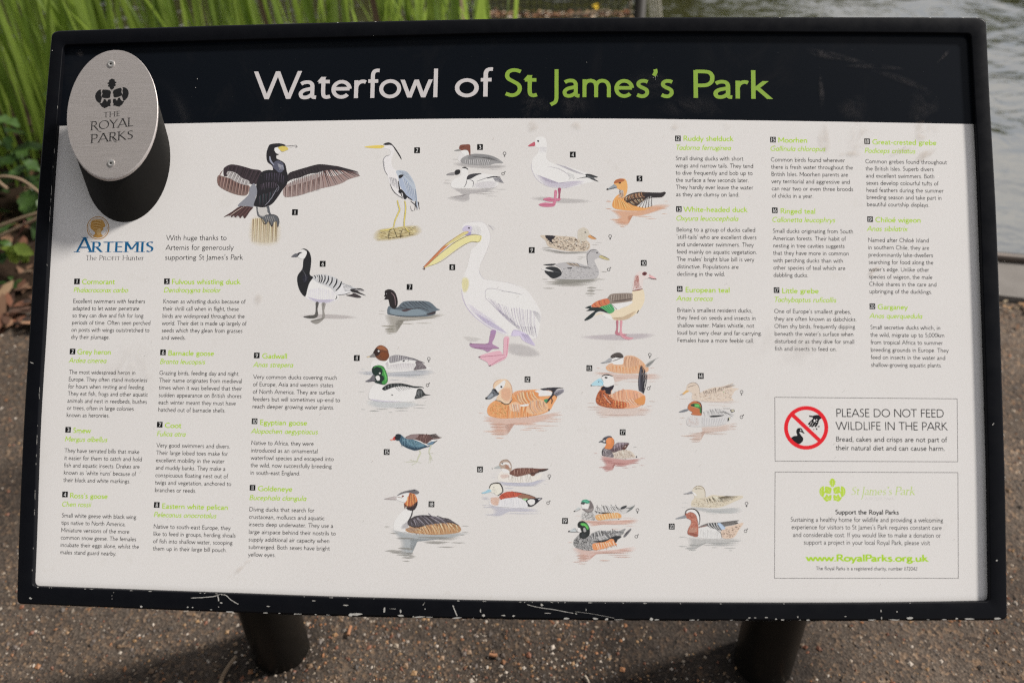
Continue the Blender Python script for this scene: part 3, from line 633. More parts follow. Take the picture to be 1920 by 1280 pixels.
for i in range(30):                                                      # worn lower arris
    x = 420+(1470)*rng.random()**1.05; y = np.interp(x, [p[0] for p in OUT_B[::-1]], [p[1] for p in OUT_B[::-1]])
    chip(x, y-1.6-.6*rng.random(), 3+22*rng.random()**1.7, .9+2.4*rng.random()**1.5, rng.normal(0, .05))
for i in range(30):
    x = 70+1780*rng.random(); y = np.interp(x, [p[0] for p in IN_B[::-1]], [p[1] for p in IN_B[::-1]]); chip(x, y+.9, 2+9*rng.random()**2, .8+1.2*rng.random())
for i in range(26):
    f = rng.random(); p = along(IN_L, f*.9); chip(p[0]-.6, p[1], .9, 3+12*rng.random())
for i in range(14): p = along(OUT_R, .2+.8*rng.random()); chip(p[0]-1.6, p[1], .8, 3+5*rng.random())
for i in range(6): p = along(OUT_T, rng.random()); chip(p[0], p[1]+2.2, 3+2*rng.random(), 1.1)
for (x, y) in ((367, 146), (367, 164.5), (370, 149)): pass
o = I.build('chipped_paint', m_chip, board, BASE); o['kind'] = 'stuff'
# primer showing along the lower outer edge
V = []; F = []
xs = np.linspace(520, 1880, 160); prev = None
for i, x in enumerate(xs):
    y = np.interp(x, [p[0] for p in OUT_B[::-1]], [p[1] for p in OUT_B[::-1]]); p = P3([(x, y)], 0)[0]-BS*.0004
    wv = .5+.5*math.sin(i*.37)+.5*math.sin(i*1.13+1)+.3*rng.normal(); wv = max(0, min(1, wv))
    V += [p-BN*.0022, p-BN*(.0022+.0045*wv)]
F = [(2*i, 2*i+2, 2*i+3, 2*i+1) for i in range(len(xs)-1)]
link('worn_edge', mesh('worn_edge', V, F, BASE), m_chip, board)
# dried dirt smears on the sheet
I = Ink(PANEL_H+.0009, 2e-6)
def smear(cx, cy, rx, ry, ang, col, al):
    n = 20; V = [(cx, cy)]; c, s_ = math.cos(ang), math.sin(ang); al = al*(.6 if col[0] > .3 else .45); cols = [(*col, al)]
    for r_, q_ in ((.5, .7), (1, 0)):
        for k in range(n):
            a = 2*math.pi*k/n; kk = r_*(1+.12*math.sin(3*a+cx)); x, y = rx*kk*math.cos(a), ry*kk*math.sin(a); V.append((cx+x*c-y*s_, cy+x*s_+y*c)); cols.append((*col, al*q_))
    F = [(0, 1+k, 1+(k+1) % n) for k in range(n)]+[(1+k, 1+n+k, 1+n+(k+1) % n, 1+(k+1) % n) for k in range(n)]
    return V, F, cols
SV, SF, SC = [], [], []
BRN = (.50, .40, .30); PAL = (.11, .10, .10)
for a in ((1545, 262, 14, 32, 0, BRN, .75), (1610, 255, 26, 30, .1, BRN, .6), (1735, 245, 26, 20, -.3, BRN, .8), (1735, 290, 24, 9, -.5, BRN, .95), (1690, 283, 26, 6, -.3, BRN, .7), (1595, 288, 24, 6, 0, BRN, .6), (1640, 506, 15, 5, -.45, BRN, 1.2), (1634, 516, 5, 6, 0, BRN, .8), (440, 1075, 34, 5, -.75, BRN, .6), (465, 1052, 10, 3, -.3, BRN, .8), (485, 560, 10, 12, 0, BRN, .5), (1000, 236, 12, 12, 0, BRN, .6), (1080, 236, 12, 10, 0, BRN, .6), (1270, 236, 14, 8, 0, BRN, .6), (1365, 237, 10, 8, 0, BRN, .5),
          (1560, 105, 60, 9, .2, PAL, .9), (1540, 170, 6, 45, -.05, PAL, .9), (1640, 125, 60, 6, .05, PAL, .6), (1690, 150, 60, 8, .35, PAL, .5), (1730, 200, 30, 40, .3, PAL, .5), (1600, 205, 30, 30, 0, PAL, .5), (1770, 105, 20, 4, -.8, PAL, 1), (1000, 195, 30, 30, 0, PAL, .55), (1075, 195, 30, 28, 0, PAL, .55), (1220, 160, 60, 30, 0, PAL, .35), (1300, 200, 70, 24, 0, PAL, .35), (150, 100, 8, 8, 0, PAL, .8), (840, 1110, 10, 4, 0, BRN, .4), (250, 690, 60, 50, 0, (.6, .55, .50), .35), (1500, 640, 120, 60, 0, (.62, .58, .55), .3)):
    v, f, c_ = smear(*a); o_ = len(SV); SV += v; SF += [tuple(o_+i for i in q_) for q_ in f]; SC += c_
HH = PANEL_H+.0011+2e-6*(np.arange(len(SV))//41 % 40)
o = link('dirt_smears', mesh('dirt_smears', P3(np.array(SV), HH), SF, BASE, SC), m_grime, panel); o['kind'] = 'stuff'
# specks
I = Ink(PANEL_H+.0008, 2e-6)
for x, y, s_ in ((370, 148, 3), (367, 164.5, 2.4), (1229, 145, 2.5), (1232, 143, 2), (1225, 146, 2), (1229, 149, 2), (1100, 117, 1.5)): poly(I, ell(x, y, s_/4, s_/2.4, 7), (.45, .44, .42), 1, 0)
for i in range(70): x, y = 110+1700*rng.random(), 240+860*rng.random(); poly(I, ell(x, y, .35+.4*rng.random(), .35+.4*rng.random(), 6), (.42, .36, .30) if i % 3 else (.2, .17, .15), 1, 0)
for i in range(30): x, y = 130+1680*rng.random(), 90+120*rng.random(); poly(I, ell(x, y, .3, .3, 6), (.10, .10, .10), 1, 0)
o = I.build('specks', m_grime if False else m_ink, panel, BASE); o['kind'] = 'stuff'
# ------------------------------------------------------------------ painted birds
def pts(s): return np.array([tuple(float(v) for v in p.split(',')) for p in s.split()]) if isinstance(s, str) else np.asarray(s, float)
def vary(c, j):
    h = c.lstrip('#'); v = [int(h[i:i+2], 16) for i in (0, 2, 4)]; d = rng.normal(0, j)
    return '%02x%02x%02x' % tuple(int(max(0, min(255, x+d))) for x in v)
def mixh(a, b, t):
    A = [int(a[i:i+2], 16) for i in (0, 2, 4)]; B = [int(b[i:i+2], 16) for i in (0, 2, 4)]
    return '%02x%02x%02x' % tuple(int(A[i]*(1-t)+B[i]*t) for i in range(3))
def inside(P, x, y):
    c = False; j = len(P)-1
    for i in range(len(P)):
        if (P[i][1] > y) != (P[j][1] > y) and x < (P[j][0]-P[i][0])*(y-P[i][1])/(P[j][1]-P[i][1])+P[i][0]: c = not c
        j = i
    return c
class Bird:
    def __init__(s, ox, oy, k): s.C = Crop(ox, oy, k); s.I = Ink(dz=2.5e-6); s.W = Ink(dz=2.5e-6); s.k = k; s.z = 1; s.I.z = 1; s.I.art = .16
    def p(s, c, P, sm=3):
        P = cl(s.C, pts(P)); P = catmull(P, sm, True) if sm else P
        s.z += 1; s.I.add(P, [tuple(range(len(P)))], c, s.z); return s
    def l(s, c, w_, P, tp=.35, sm=4):
        P = catmull(cl(s.C, pts(P)), sm); n = len(P); t = tp+(1-tp)*np.sin(np.linspace(.15, math.pi-.15, n))
        v, f = strip(P, w_/s.k, taper=t); s.z += 1; s.I.add(v, f, c, s.z); return s
    def fan(s, c, w_, A, B, n, j=10, jt=.0, tp=.3, sway=0):
        """n strokes from curve A to curve B"""
        A = resample(cl(s.C, pts(A)), 60); B = resample(cl(s.C, pts(B)), 60)
        cs = c if isinstance(c, (list, tuple)) else [c]
        for i in range(n):
            t = (i+.5)/n; a = A[int(t*59)]; b = B[int(t*59)]; a = a+rng.normal(0, jt, 2); b = b+rng.normal(0, jt, 2)
            m = (a+b)/2+np.array([-(b-a)[1], (b-a)[0]])*sway
            P = catmull([a, m, b], 3); tt = np.linspace(1, tp, len(P)); v, f = strip(P, w_/s.k, taper=tt)
            s.I.add(v, f, vary(cs[i % len(cs)], j), s.z+1+i % 3)
        s.z += 4; return s
    def spk(s, c, n, w_, P, ln=2.5, ang=0, j=14, ja=.4):
        P = pts(P); x0, y0 = P.min(0); x1, y1 = P.max(0); k = 0; tries = 0; cs = c if isinstance(c, (list, tuple)) else [c]
        while k < n and tries < n*12:
            tries += 1; x, y = x0+(x1-x0)*rng.random(), y0+(y1-y0)*rng.random()
            if not inside(P, x, y): continue
            a = math.radians(ang)+rng.normal(0, ja); d = np.array([math.cos(a), math.sin(a)])*w_*ln/2
            Q = cl(s.C, [(x-d[0], y-d[1]), (x+d[0]*.2, y+d[1]*.2), (x+d[0], y+d[1])]); v, f = strip(Q, w_/s.k, taper=[.5, 1, .4])
            s.I.add(v, f, vary(cs[k % len(cs)], j), s.z+1+k % 4); k += 1
        s.z += 5; return s
    def wash(s, c, P, a=.7, inner=.75):
        """soft edged wash of thin colour"""
        P = catmull(cl(s.C, pts(P)), 3, True); cen = P.mean(0); n = len(P); col = ink(c, .1); a = a*(.5 if s.z > 8 else .85)
        V = np.vstack([[cen], cen+(P-cen)*inner, cen+(P-cen)*1.12]); F = [(0, 1+i, 1+(i+1) % n) for i in range(n)]+[(1+i, 1+n+i, 1+n+(i+1) % n, 1+(i+1) % n) for i in range(n)]
        s.W.add(V, F, None, s.z0()); s.wc = getattr(s, 'wc', []); s.wc += [(*col, a)]*(n+1)+[(*col, 0)]*n; return s
    def z0(s): s.z += 1; return s.z
    def water(s, c, L_, a=.58):
        """ripple streaks x0,x1,y,thickness"""
        for q in L_.split():
            x0, x1, y, t = (float(v) for v in q.split(',')); n = 8
            P = [(x0+(x1-x0)*i/n, y-t/2*math.sin(math.pi*min(1, (i/n)**.8+.02))+rng.normal(0, t*.05)) for i in range(n+1)]+[(x0+(x1-x0)*i/n, y+t/2*math.sin(math.pi*min(1, (i/n)**1.2+.02))+rng.normal(0, t*.05)) for i in range(n-1, 0, -1)]
            P = cl(s.C, P); cen = P.mean(0); m = len(P); col = ink(vary(c, 5), .2)
            V = np.vstack([cen+(P-cen)*np.array([.92, .8]), cen+(P-cen)*np.array([1.04, 1.35])]); F = [tuple(range(m))]+[(i, m+i, m+(i+1) % m, (i+1) % m) for i in range(m)]
            s.W.add(V, F, None, s.z0()); s.wc = getattr(s, 'wc', []); s.wc += [(*col, a)]*m+[(*col, 0)]*m
        return s
    def build(s, label):
        s.I.h0 = PANEL_H+.00003; o = s.I.build('bird_picture', m_ink, panel, BASE, label)
        if s.W.V:
            V = np.vstack(s.W.V); H = PANEL_H+np.concatenate(s.W.H)*2.5e-6+.00003
            F = s.W.F; me = mesh('water_wash', P3(V, H), F, BASE, s.wc); link('water_wash', me, m_soft, panel)['kind'] = 'stuff'
WH = 'dedad8'
# 1 cormorant
b = Bird(400, 250, 5.8167)
b.wash('cdbf9c', '425,935 560,925 705,950 700,1190 420,1190', .55)
b.fan(['b5a07c', '8d7758', 'c9b894', '9c8c5e'], 10, '425,935 560,925 705,960', '415,1180 560,1195 700,1180', 26, 8)
b.fan('6b4a38', 4, '530,950 700,960', '530,1150 690,1180', 5, 8)
b.p('7d655c', '50,560 40,500 55,460 110,470 200,500 300,545 395,575 385,640 350,680 260,672 170,640 90,600')
b.fan(['5f3c36', '43282a', '8d6c62'], 10, '70,470 200,500 300,545 395,580', '55,570 130,625 260,670 385,660', 30, 9)
b.fan(['4b2c2a', '8d6358'], 5, '105,400 80,430 60,470', '62,480 50,520 50,580', 7, 9)
b.p('33262c', '110,410 120,375 190,340 300,355 420,390 520,410 540,500 440,560 300,505 190,460 120,470')
b.fan(['1e171b', '3d2e36', '171218'], 9, '150,360 300,365 420,400 530,420', '130,440 260,470 390,540 460,545', 26, 8)
b.p('a8a29f', '160,415 240,430 320,490 390,520 385,560 330,560 230,520 150,460')
b.fan(['3a3034', 'c9c5c2', '524449'], 6, '170,420 250,440 330,500 390,530', '140,470 220,520 300,555 380,570', 20, 8)
b.p('96807a', '775,690 770,590 860,530 1000,480 1150,440 1300,470 1450,430 1600,460 1480,500 1400,545 1280,580 1180,600 1050,640 920,680')
b.fan(['523430', 'a39087', '6d4a42', '3d2727'], 9, '790,590 900,560 1050,520 1180,470', '785,700 900,690 1060,645 1170,620', 30, 9)
b.fan(['5d3a36', '916a5f', '3e2a2b'], 12, '1180,430 1250,390 1330,370 1390,380', '1200,600 1330,560 1480,500 1590,455', 16, 8)
b.fan(['4a3232', '6d4f4b'], 9, '1280,355 1350,360', '1600,470 1575,415', 6, 8)
b.p('261f24', '800,530 820,440 900,405 1020,370 1150,338 1290,350 1420,375 1570,420 1400,405 1250,400 1150,430 1050,440 950,480 860,500')
b.fan(['151217', '3a3036'], 8, '830,460 950,420 1060,390 1160,370', '850,520 960,480 1080,440 1190,430', 20, 8)
b.fan(['b6b1ad', '5a4a4b', 'c3bfbb', '6b6263'], 6, '830,540 930,490 1060,450 1210,405', '820,590 920,550 1080,505 1210,460', 34, 8)
b.p('7f8088', '440,545 470,590 478,650 460,700 440,800 350,790 290,800 270,780 340,715 390,660 395,600')
b.p('4a2f2e', '110,915 210,850 290,800 430,805 400,850 345,928 320,895 295,925 270,895 240,920 225,895 195,918 190,890')
b.fan(['3a2225', '6b4743', '2d1b1e'], 6, '300,790 420,815', '150,915 340,925', 12, 7)
b.l('c9b8a8', 5, '330,800 250,850 180,900')
b.p('17151c', '470,560 520,430 600,400 650,400 640,350 590,310 580,220 600,150 625,120 720,110 790,130 740,145 690,150 665,165 670,200 715,232 690,240 690,275 720,290 780,330 800,410 815,480 800,560 760,610 700,700 640,770 560,805 480,800 440,780 470,690 478,620')
b.p('4d4f60', '650,330 690,300 740,310 770,350 760,410 720,430 680,400 650,370'); b.l('8c8f9f', 18, '615,250 625,300 660,345'); b.fan('c2c2cc', 4, '700,330 760,350', '720,400 775,400', 6)
b.fan(['3b3040', '0e0d12', '4a4254'], 6, '560,440 700,430 790,470', '560,520 660,520 780,560', 26, 8, .6); b.fan(['3d2f3c', '100e13', '564a58'], 6, '510,560 600,530 700,540', '510,620 600,600 690,600', 22, 8, .5)
b.fan(['16262b', '0d1014', '4b3f4a', '2b3a40'], 7, '480,690 560,660 690,620', '490,780 570,780 650,720', 22, 8, .5); b.l('9a98a5', 5, '700,590 650,680 600,750 560,790'); b.l('868390', 4, '700,560 715,600 690,640')
b.p('d9d5d0', '670,165 700,160 730,175 725,200 700,225 672,200'); b.p('c9b23e', '705,160 740,140 790,145 820,170 800,185 760,200 735,190'); b.l('5a9a55', 5, '722,150 750,140'); b.l('3a3338', 4, '760,140 830,138 890,132'); b.l('8a857c', 3, '830,155 890,145'); b.l('3a3338', 4, '885,130 905,132 915,148 900,152 890,144')
b.p('55585c', '470,800 485,815 492,880 520,905 560,905 570,890 610,885 590,850 582,800 608,795 628,880 690,900 715,950 712,1015 700,1010 690,960 660,970 640,1015 620,970 600,960 575,990 545,940 500,910 480,885')
b.p('b8b4ae', '488,820 580,815 588,850 590,880 545,900 505,890 495,870'); b.l('2a2527', 7, '520,915 560,990 600,950 640,1015 660,930'); b.l('2a2527', 7, '560,895 640,885 700,910 718,970 700,1020'); b.fan('9b9590', 5, '560,910 660,905', '575,980 700,990', 5)
b.build('painted cormorant drying its wings on a post')
# 2 grey heron
b = Bird(660, 250, 5.8167)
b.wash('c3b27c', '280,1060 450,1030 700,1010 700,1110 290,1170', .9); b.spk(['8a7444', 'b39c62', 'd4c593', '5f4f30'], 110, 6, '285,1065 450,1040 700,1015 700,1110 290,1165', 6, -4, 10, .15)
b.fan('6b552f', 4, '290,1150 500,1130', '700,1105 520,1135', 3)
b.p('d3cfcd', '335,160 345,130 400,105 450,130 460,170 450,230 430,290 440,370 500,410 600,440 680,580 700,680 680,720 560,710 470,660 410,550 385,450 345,380 340,290 350,260 415,235 420,200 400,175')
b.p('a9b2bc', '480,410 560,405 620,440 680,540 700,640 690,740 640,720 590,650 520,540 500,470'); b.p('9ba7bb', '520,480 560,470 620,540 680,640 690,720 630,720 570,640 520,570')
b.fan(['c5c9cf', '8c97a8', '7d8796'], 5, '550,480 610,540 680,620', '600,640 650,700 700,740', 16, 7); b.fan('8c97a6', 4, '500,410 600,420', '560,450 680,560', 8)
b.p('1d1c20', '340,120 380,102 420,105 460,145 500,200 535,260 540,290 515,250 470,180 430,130 370,130'); b.p('d9bb36', '135,150 190,138 300,130 345,135 350,150 300,165 190,160'); b.l('8a6f1c', 3, '150,153 330,150'); b.l('54544a', 4, '310,132 350,142')
b.l('55555c', 6, '415,238 370,250 342,290 345,350 360,410 390,460'); b.fan('4b4a52', 4, '345,300 350,390 380,450', '355,320 365,410 395,465', 6)
b.l('26252a', 8, '415,550 440,610 480,660 560,712'); b.p('1b1b20', '510,460 555,450 560,465 520,495'); b.l('1b1b20', 14, '505,520 520,610 550,700'); b.l('24232a', 14, '545,640 600,690 660,730')
b.p('1b1b20', '505,630 540,610 600,690 580,720 560,700 550,650 520,655'); b.fan('6b6a73', 3, '410,480 490,500', '420,560 520,620', 10, 7, .4)
b.fan('25242a', 12, '690,740 730,750', '672,845 748,828', 3, 5); b.l('25242a', 10, '640,740 700,790 710,825'); b.l('26252a', 4, '635,790 650,840 672,846'); b.fan('8c97a6', 10, '690,600 705,690', '700,780 720,830', 4)
for P in ('495,730 505,780 520,830 500,880 470,950 455,1020', '575,735 585,800 580,880 570,960 570,1020'): b.l('8a7a2b', 17, P, .7); b.l('d2bf4d', 12, P, .7)
b.l('d2bf4d', 11, '455,1020 400,1050 305,1060'); b.l('3a3422', 6, '430,1035 405,1080 400,1150'); b.l('3a3422', 6, '455,1035 475,1090 495,1140'); b.l('d2bf4d', 8, '460,1030 470,1060'); b.l('d2bf4d', 10, '570,1020 500,1030'); b.l('3a3422', 6, '555,1040 535,1090 532,1140'); b.l('3a3422', 6, '580,1040 620,1070 628,1110'); b.l('d2bf4d', 9, '575,1025 600,1050 625,1080')
b.build('painted grey heron standing on a log')
# 3 smew pair
b = Bird(660, 250, 5.8167)
b.wash('b3afac', '1150,320 1400,350 1640,345 1600,385 1300,375 1150,350', .8); b.water('a9a5a2', '1090,1160,285,6 1390,1680,365,7 1330,1600,382,5 1470,1640,398,4 990,1080,545,9 1010,1080,512,5 1560,1690,612,6 1440,1620,640,7 1320,1560,662,8 1450,1600,685,5 1180,1240,742,4')
b.wash('9f9b9b', '1110,600 1350,610 1560,590 1480,640 1290,660 1280,730 1170,740 1040,700 1200,690 1180,650', .8)
b.p('ccc8c5', '1170,230 1220,200 1285,235 1290,260 1240,320 1180,320 1155,280'); b.p('8e8c8b', '1200,270 1290,230 1400,225 1540,250 1650,322 1560,330 1480,350 1300,345 1190,320')
b.p('7d7c7c', '1260,270 1300,235 1420,230 1540,255 1600,285 1520,290 1400,270 1300,285'); b.fan(['c0bdbb', '6b6969'], 6, '1230,290 1400,290 1520,295', '1240,335 1400,350 1500,340', 26, 8); b.fan('4c4a4b', 6, '1300,260 1500,260', '1350,245 1640,320', 7)
b.p('77402f', '1170,170 1180,130 1240,122 1285,125 1292,170 1290,240 1275,225 1265,190 1230,180 1195,188'); b.p('d8d4d0', '1190,190 1240,185 1265,195 1275,230 1230,240 1200,220'); b.l('4e2a22', 10, '1180,160 1230,140'); b.p('8d8b88', '1112,190 1170,172 1185,190 1150,195'); b.l('5a2c22', 8, '1285,200 1290,245')
b.p('d9d6d3', '1090,590 1085,530 1130,490 1185,460 1195,390 1230,372 1262,400 1268,450 1330,435 1450,440 1580,470 1600,530 1560,590 1350,600 1200,600')
b.p('1e1e22', '1115,430 1135,400 1175,398 1180,430 1155,452 1120,450'); b.p('1e1e22', '1200,378 1230,366 1262,385 1265,400 1240,385'); b.p('8c8888', '1027,450 1070,430 1115,425 1120,452 1080,458'); b.l('333136', 4, '1030,456 1110,458')
b.p('37363b', '1250,500 1265,460 1320,440 1418,438 1360,460 1300,495 1262,505'); b.l('47454b', 7, '1252,505 1245,550 1220,590'); b.l('47454b', 7, '1285,505 1325,530 1315,590'); b.l('55535a', 6, '1360,525 1430,500 1500,480 1600,485'); b.l('35343a', 14, '1470,490 1540,475 1620,480'); b.fan(['66636a', '8c8a8f'], 8, '1540,490 1620,490', '1570,530 1660,545', 9, 8); b.wash('b5aeb5', '1350,540 1550,520 1560,590 1350,597', .5)
b.build('painted pair of smew, brown headed female above white male')
# 4 ross's goose
b = Bird(960, 240, 6.4)
b.wash('b5b1ae', '240,840 400,825 560,840 860,860 900,890 620,905 330,870', .6)
b.p('d8d4d2', '275,170 290,120 340,105 395,120 415,180 420,260 412,370 500,430 620,450 780,500 960,570 980,640 880,665 760,705 620,722 480,715 350,660 270,570 235,460 250,370 310,300 320,240 290,230')
b.wash('beb6c4', '300,560 420,640 560,670 700,640 860,640 700,710 560,718 400,690', .7); b.l('b3adb8', 6, '235,430 240,500 280,590 350,660 480,712'); b.l('b0a9b4', 6, '480,712 620,722 700,700 860,665'); b.fan('a9a3ab', 3, '330,230 415,230', '330,290 415,300', 11, 8)
b.fan('b3adb3', 4, '420,470 560,480 680,560', '480,460 640,540 720,610', 12, 6); b.fan('a9a4aa', 4, '520,430 640,460', '760,540 900,570', 8, 5); b.fan('9fa0a0', 3, '660,530 740,560', '690,610 760,600', 6)
b.p('25272a', '880,555 940,555 1035,590 980,600 1040,645 960,620 900,595 770,612 860,590 890,580'); b.fan('8a8d8e', 3, '900,565 900,590', '1010,590 1020,640', 3); b.l('3a3c40', 5, '680,620 700,600'); b.l('3a3c40', 5, '735,612 750,600')
b.p('b84a5c', '190,218 235,185 272,168 278,210 250,220'); b.l('7a3040', 4, '200,222 270,218'); b.l('6d5a66', 5, '255,178 272,172'); b.p('25222a', '300,155 315,148 328,158 315,170', 2)
b.p('9c4763', '552,725 588,725 580,790 575,868 552,868 558,800'); b.p('c46a86', '510,750 540,755 535,830 520,920 480,945 370,945 320,918 390,895 450,900 495,895 505,820'); b.p('c46a86', '540,845 590,850 550,875 450,885 370,855 450,832 500,850'); b.l('8a3a55', 4, '320,918 420,925 520,918'); b.l('8a3a55', 4, '370,855 450,860 540,870'); b.l('e3a0b0', 5, '525,770 515,900')
b.build('painted white goose with black wing tips and pink legs')
# 5 fulvous whistling duck
b = Bird(960, 240, 6.4)
b.wash('dba27e', '1210,985 1500,995 1700,930 1860,930 1800,975 1560,1050 1400,1060 1400,1110 1390,1160 1310,1165 1230,1110 1290,1080 1240,1020', .85)
b.water('d69f7c', '1120,1200,970,10 1125,1200,885,10 1170,1330,1100,14 1240,1400,1135,22 1290,1360,1185,8 1480,1700,1062,10 1600,1740,1088,7 1700,1870,965,12 1790,1870,1030,6 1820,1880,880,5 1130,1190,870,5')
b.p('d9953f', '1205,900 1240,830 1290,790 1330,760 1350,820 1400,900 1500,940 1640,950 1700,930 1640,965 1560,990 1400,992 1260,975 1210,950'); b.fan(['c27c2c', 'e5b064', 'cf8a36'], 9, '1220,860 1300,870 1400,920', '1215,950 1340,975 1500,975', 24, 8)
b.p('d89b48', '1225,650 1250,620 1320,607 1365,620 1385,680 1385,740 1365,810 1330,830 1330,760 1270,730 1230,700'); b.p('a85a26', '1225,665 1240,630 1300,607 1350,620 1340,640 1290,655'); b.fan(['5a4a44', 'c9c2bb'], 4, '1290,740 1335,750', '1280,840 1345,850', 12, 10); b.spk(['453a36', 'cdc7c2'], 40, 5, '1290,745 1335,750 1345,855 1270,850', 2, 70)
b.p('8a9298', '1145,735 1190,700 1230,675 1262,715 1210,730 1150,742'); b.l('23242a', 8, '1140,742 1200,728 1258,712'); b.p('23242a', '1132,735 1150,722 1158,738 1145,746', 2); b.p('1d1a1c', '1280,658 1305,652 1308,665 1285,668', 2)
b.p('3a2a24', '1350,870 1355,830 1420,790 1520,768 1640,772 1780,775 1830,765 1845,785 1800,830 1700,835 1620,860 1560,905 1490,938 1400,905'); b.p('241e22', '1590,800 1650,775 1780,778 1835,768 1842,790 1790,828 1680,838 1600,850')
b.fan(['c98a55', 'e0b48c', '6b4430'], 6, '1370,830 1440,800 1560,775', '1360,880 1450,850 1600,830', 16, 9, 0, .5, .2); b.fan(['d9a878', '4a2c20', 'e5c3a0'], 6, '1390,900 1480,860 1590,850', '1440,930 1520,900 1600,880', 14, 8)
b.fan(['e6e2dc', 'f0ece6', '4a3c38'], 8, '1500,940 1600,960 1700,930', '1560,890 1650,820 1700,840', 17, 6)
b.build('painted orange duck with dark banded back on orange water')
# 6 barnacle goose
b = Bird(530, 450, 6.1935)
b.wash('b0a8a5', '240,880 400,860 700,870 850,900 640,915 300,900', .55)
b.p('dcd8d9', '265,650 280,560 340,460 400,440 600,560 650,640 640,690 560,725 430,735 300,690'); b.fan(['bdb6c4', 'cbc8cc'], 5, '300,580 430,560 600,600', '290,660 440,720 620,690', 26, 6); b.wash('b9b1c6', '290,660 420,690 600,690 520,730 380,720', .7)
b.p('b9b9ba', '340,440 380,405 480,400 600,430 690,490 800,540 900,580 800,600 720,625 630,640 560,560 420,500'); b.p('d0cecd', '610,600 690,510 790,560 830,590 720,632 640,635')
for i, (x0, y0, x1, y1, w_) in enumerate(((360, 408, 375, 450, 9), (395, 405, 410, 470, 10), (420, 402, 420, 495, 12), (450, 402, 440, 500, 12), (490, 405, 465, 505, 12), (530, 415, 500, 515, 13), (575, 430, 540, 530, 13), (630, 450, 585, 555, 14), (685, 480, 615, 590, 15))): b.l('26292d', w_*1.25, [(x0, y0), ((x0+x1)/2+14, (y0+y1)/2), (x1, y1)], .5); b.l('ededec', 7, [(x0-14, y0), ((x0+x1)/2-2, (y0+y1)/2), (x1-12, y1)], .5)
b.fan('55565a', 4, '690,500 720,600', '800,530 840,590', 6, 8); b.p('2d2a2c', '790,570 900,560 950,590 870,590 970,645 860,615 800,600'); b.p('3a3234', '735,640 800,630 830,615 915,660 870,670 790,655'); b.fan(['d0cccc', '6d6668'], 4, '830,575 860,570', '940,590 950,585', 3)
b.l('33353a', 6, '640,636 720,630 790,605'); b.l('22252a', 8, '625,645 628,670 608,690')
b.p('17181d', '215,110 260,100 310,140 332,220 325,320 315,400 355,430 340,455 310,500 290,560 265,652 220,620 185,550 168,460 180,400 230,330 240,240 255,190 280,150 250,110'); b.wash('3a3a48', '230,420 280,400 300,450 250,500', .8)
b.p('dcd8d6', '200,130 225,112 262,118 282,150 250,215 205,215 175,190 180,160'); b.p('25232a', '160,165 200,140 228,145 200,160 170,195 140,195'); b.p('5a5a60', '98,197 140,160 170,160 168,192'); b.l('55555c', 6, '230,345 270,420 265,480')
b.p('55524e', '385,722 420,725 405,800 412,870 380,905 300,908 240,888 310,875 370,865 385,800'); b.p('8a857e', '455,730 500,735 482,820 490,900 400,972 325,940 400,915 455,900 462,820'); b.l('2f2c2c', 5, '240,888 330,892 400,880'); b.l('2f2c2c', 5, '325,938 400,930 485,905'); b.l('2f2c2c', 10, '400,728 395,800'); b.l('33302f', 8, '478,735 475,765')
b.build('painted black necked goose with barred grey back')
# 7 coot
b = Bird(530, 450, 6.1935)
b.wash('a29d92', '1215,870 1400,890 1780,860 1820,890 1560,930 1330,930 1325,1070 1200,1060 1240,990 1215,920', .8)
b.water('97917f', '1140,1330,1000,16 1180,1310,1035,16 1200,1320,1062,14 1205,1275,1085,8 1360,1540,970,9 1540,1740,965,7 1560,1820,908,8 1700,1820,878,6 1110,1200,825,4 1110,1190,860,6')
b.p('5c6972', '1215,850 1218,790 1250,760 1330,780 1400,715 1540,705 1700,715 1790,790 1830,808 1780,825 1770,860 1680,885 1500,890 1340,880 1240,868'); b.p('76868f', '1260,800 1400,820 1560,800 1680,850 1560,875 1330,870 1250,850')
b.fan(['3b434b', '65717b', '2f353c'], 7, '1330,780 1450,720 1650,715', '1360,800 1500,790 1780,800', 26, 8); b.l('2e2a2e', 9, '1300,800 1380,790 1480,800 1600,790 1700,820'); b.p('4a3c40', '1380,810 1500,800 1420,832'); b.p('3a3236', '1670,860 1770,825 1765,855 1700,870'); b.l('2a2b2f', 7, '1218,850 1340,882 1500,890 1680,885')
b.p('201a1c', '1185,600 1200,580 1250,572 1300,600 1330,670 1335,750 1300,800 1250,770 1235,720 1225,690 1180,690 1195,660 1178,655 1188,630'); b.l('7a6467', 10, '1260,610 1300,660 1310,760'); b.l('c8c4be', 5, '1135,712 1180,690'); b.p('8a8a8a', '1200,620 1208,615 1210,625 1203,630', 1)
b.build('painted dark grey coot swimming')
# 8 pelican
b = Bird(780, 400, 4.2667)
b.wash('b9b4b2', '740,1040 900,1060 990,1130 860,1145 740,1110', .6); b.wash('bdb9b4', '380,985 520,1000 440,1030', .4)
b.p('d4d0cd', '370,100 400,75 490,65 555,80 590,160 590,230 550,330 510,420 510,470 545,525 640,535 760,560 870,600 950,700 1000,800 990,900 960,1000 860,990 760,980 700,970 600,920 500,850 410,750 370,640 362,560 385,480 410,430 440,300 490,250 500,180 440,160 370,140')
b.p('dad6d5', '555,610 590,598 700,615 860,650 940,740 990,830 970,960 860,950 780,900 680,800 590,720 556,670')
b.l('bcb6b8', 3, '370,100 400,78 490,66 555,82 588,150 592,220 560,320 512,415'); b.l('9b98a3', 2.5, '502,445 515,490 545,528'); b.l('c9c4bc', 3, '440,300 415,400 390,480 365,560'); b.l('b3a5c6', 4, '365,600 375,680 420,770 500,850 610,925 720,970'); b.l('bdb8b6', 3, '545,525 640,538 760,560 860,600')
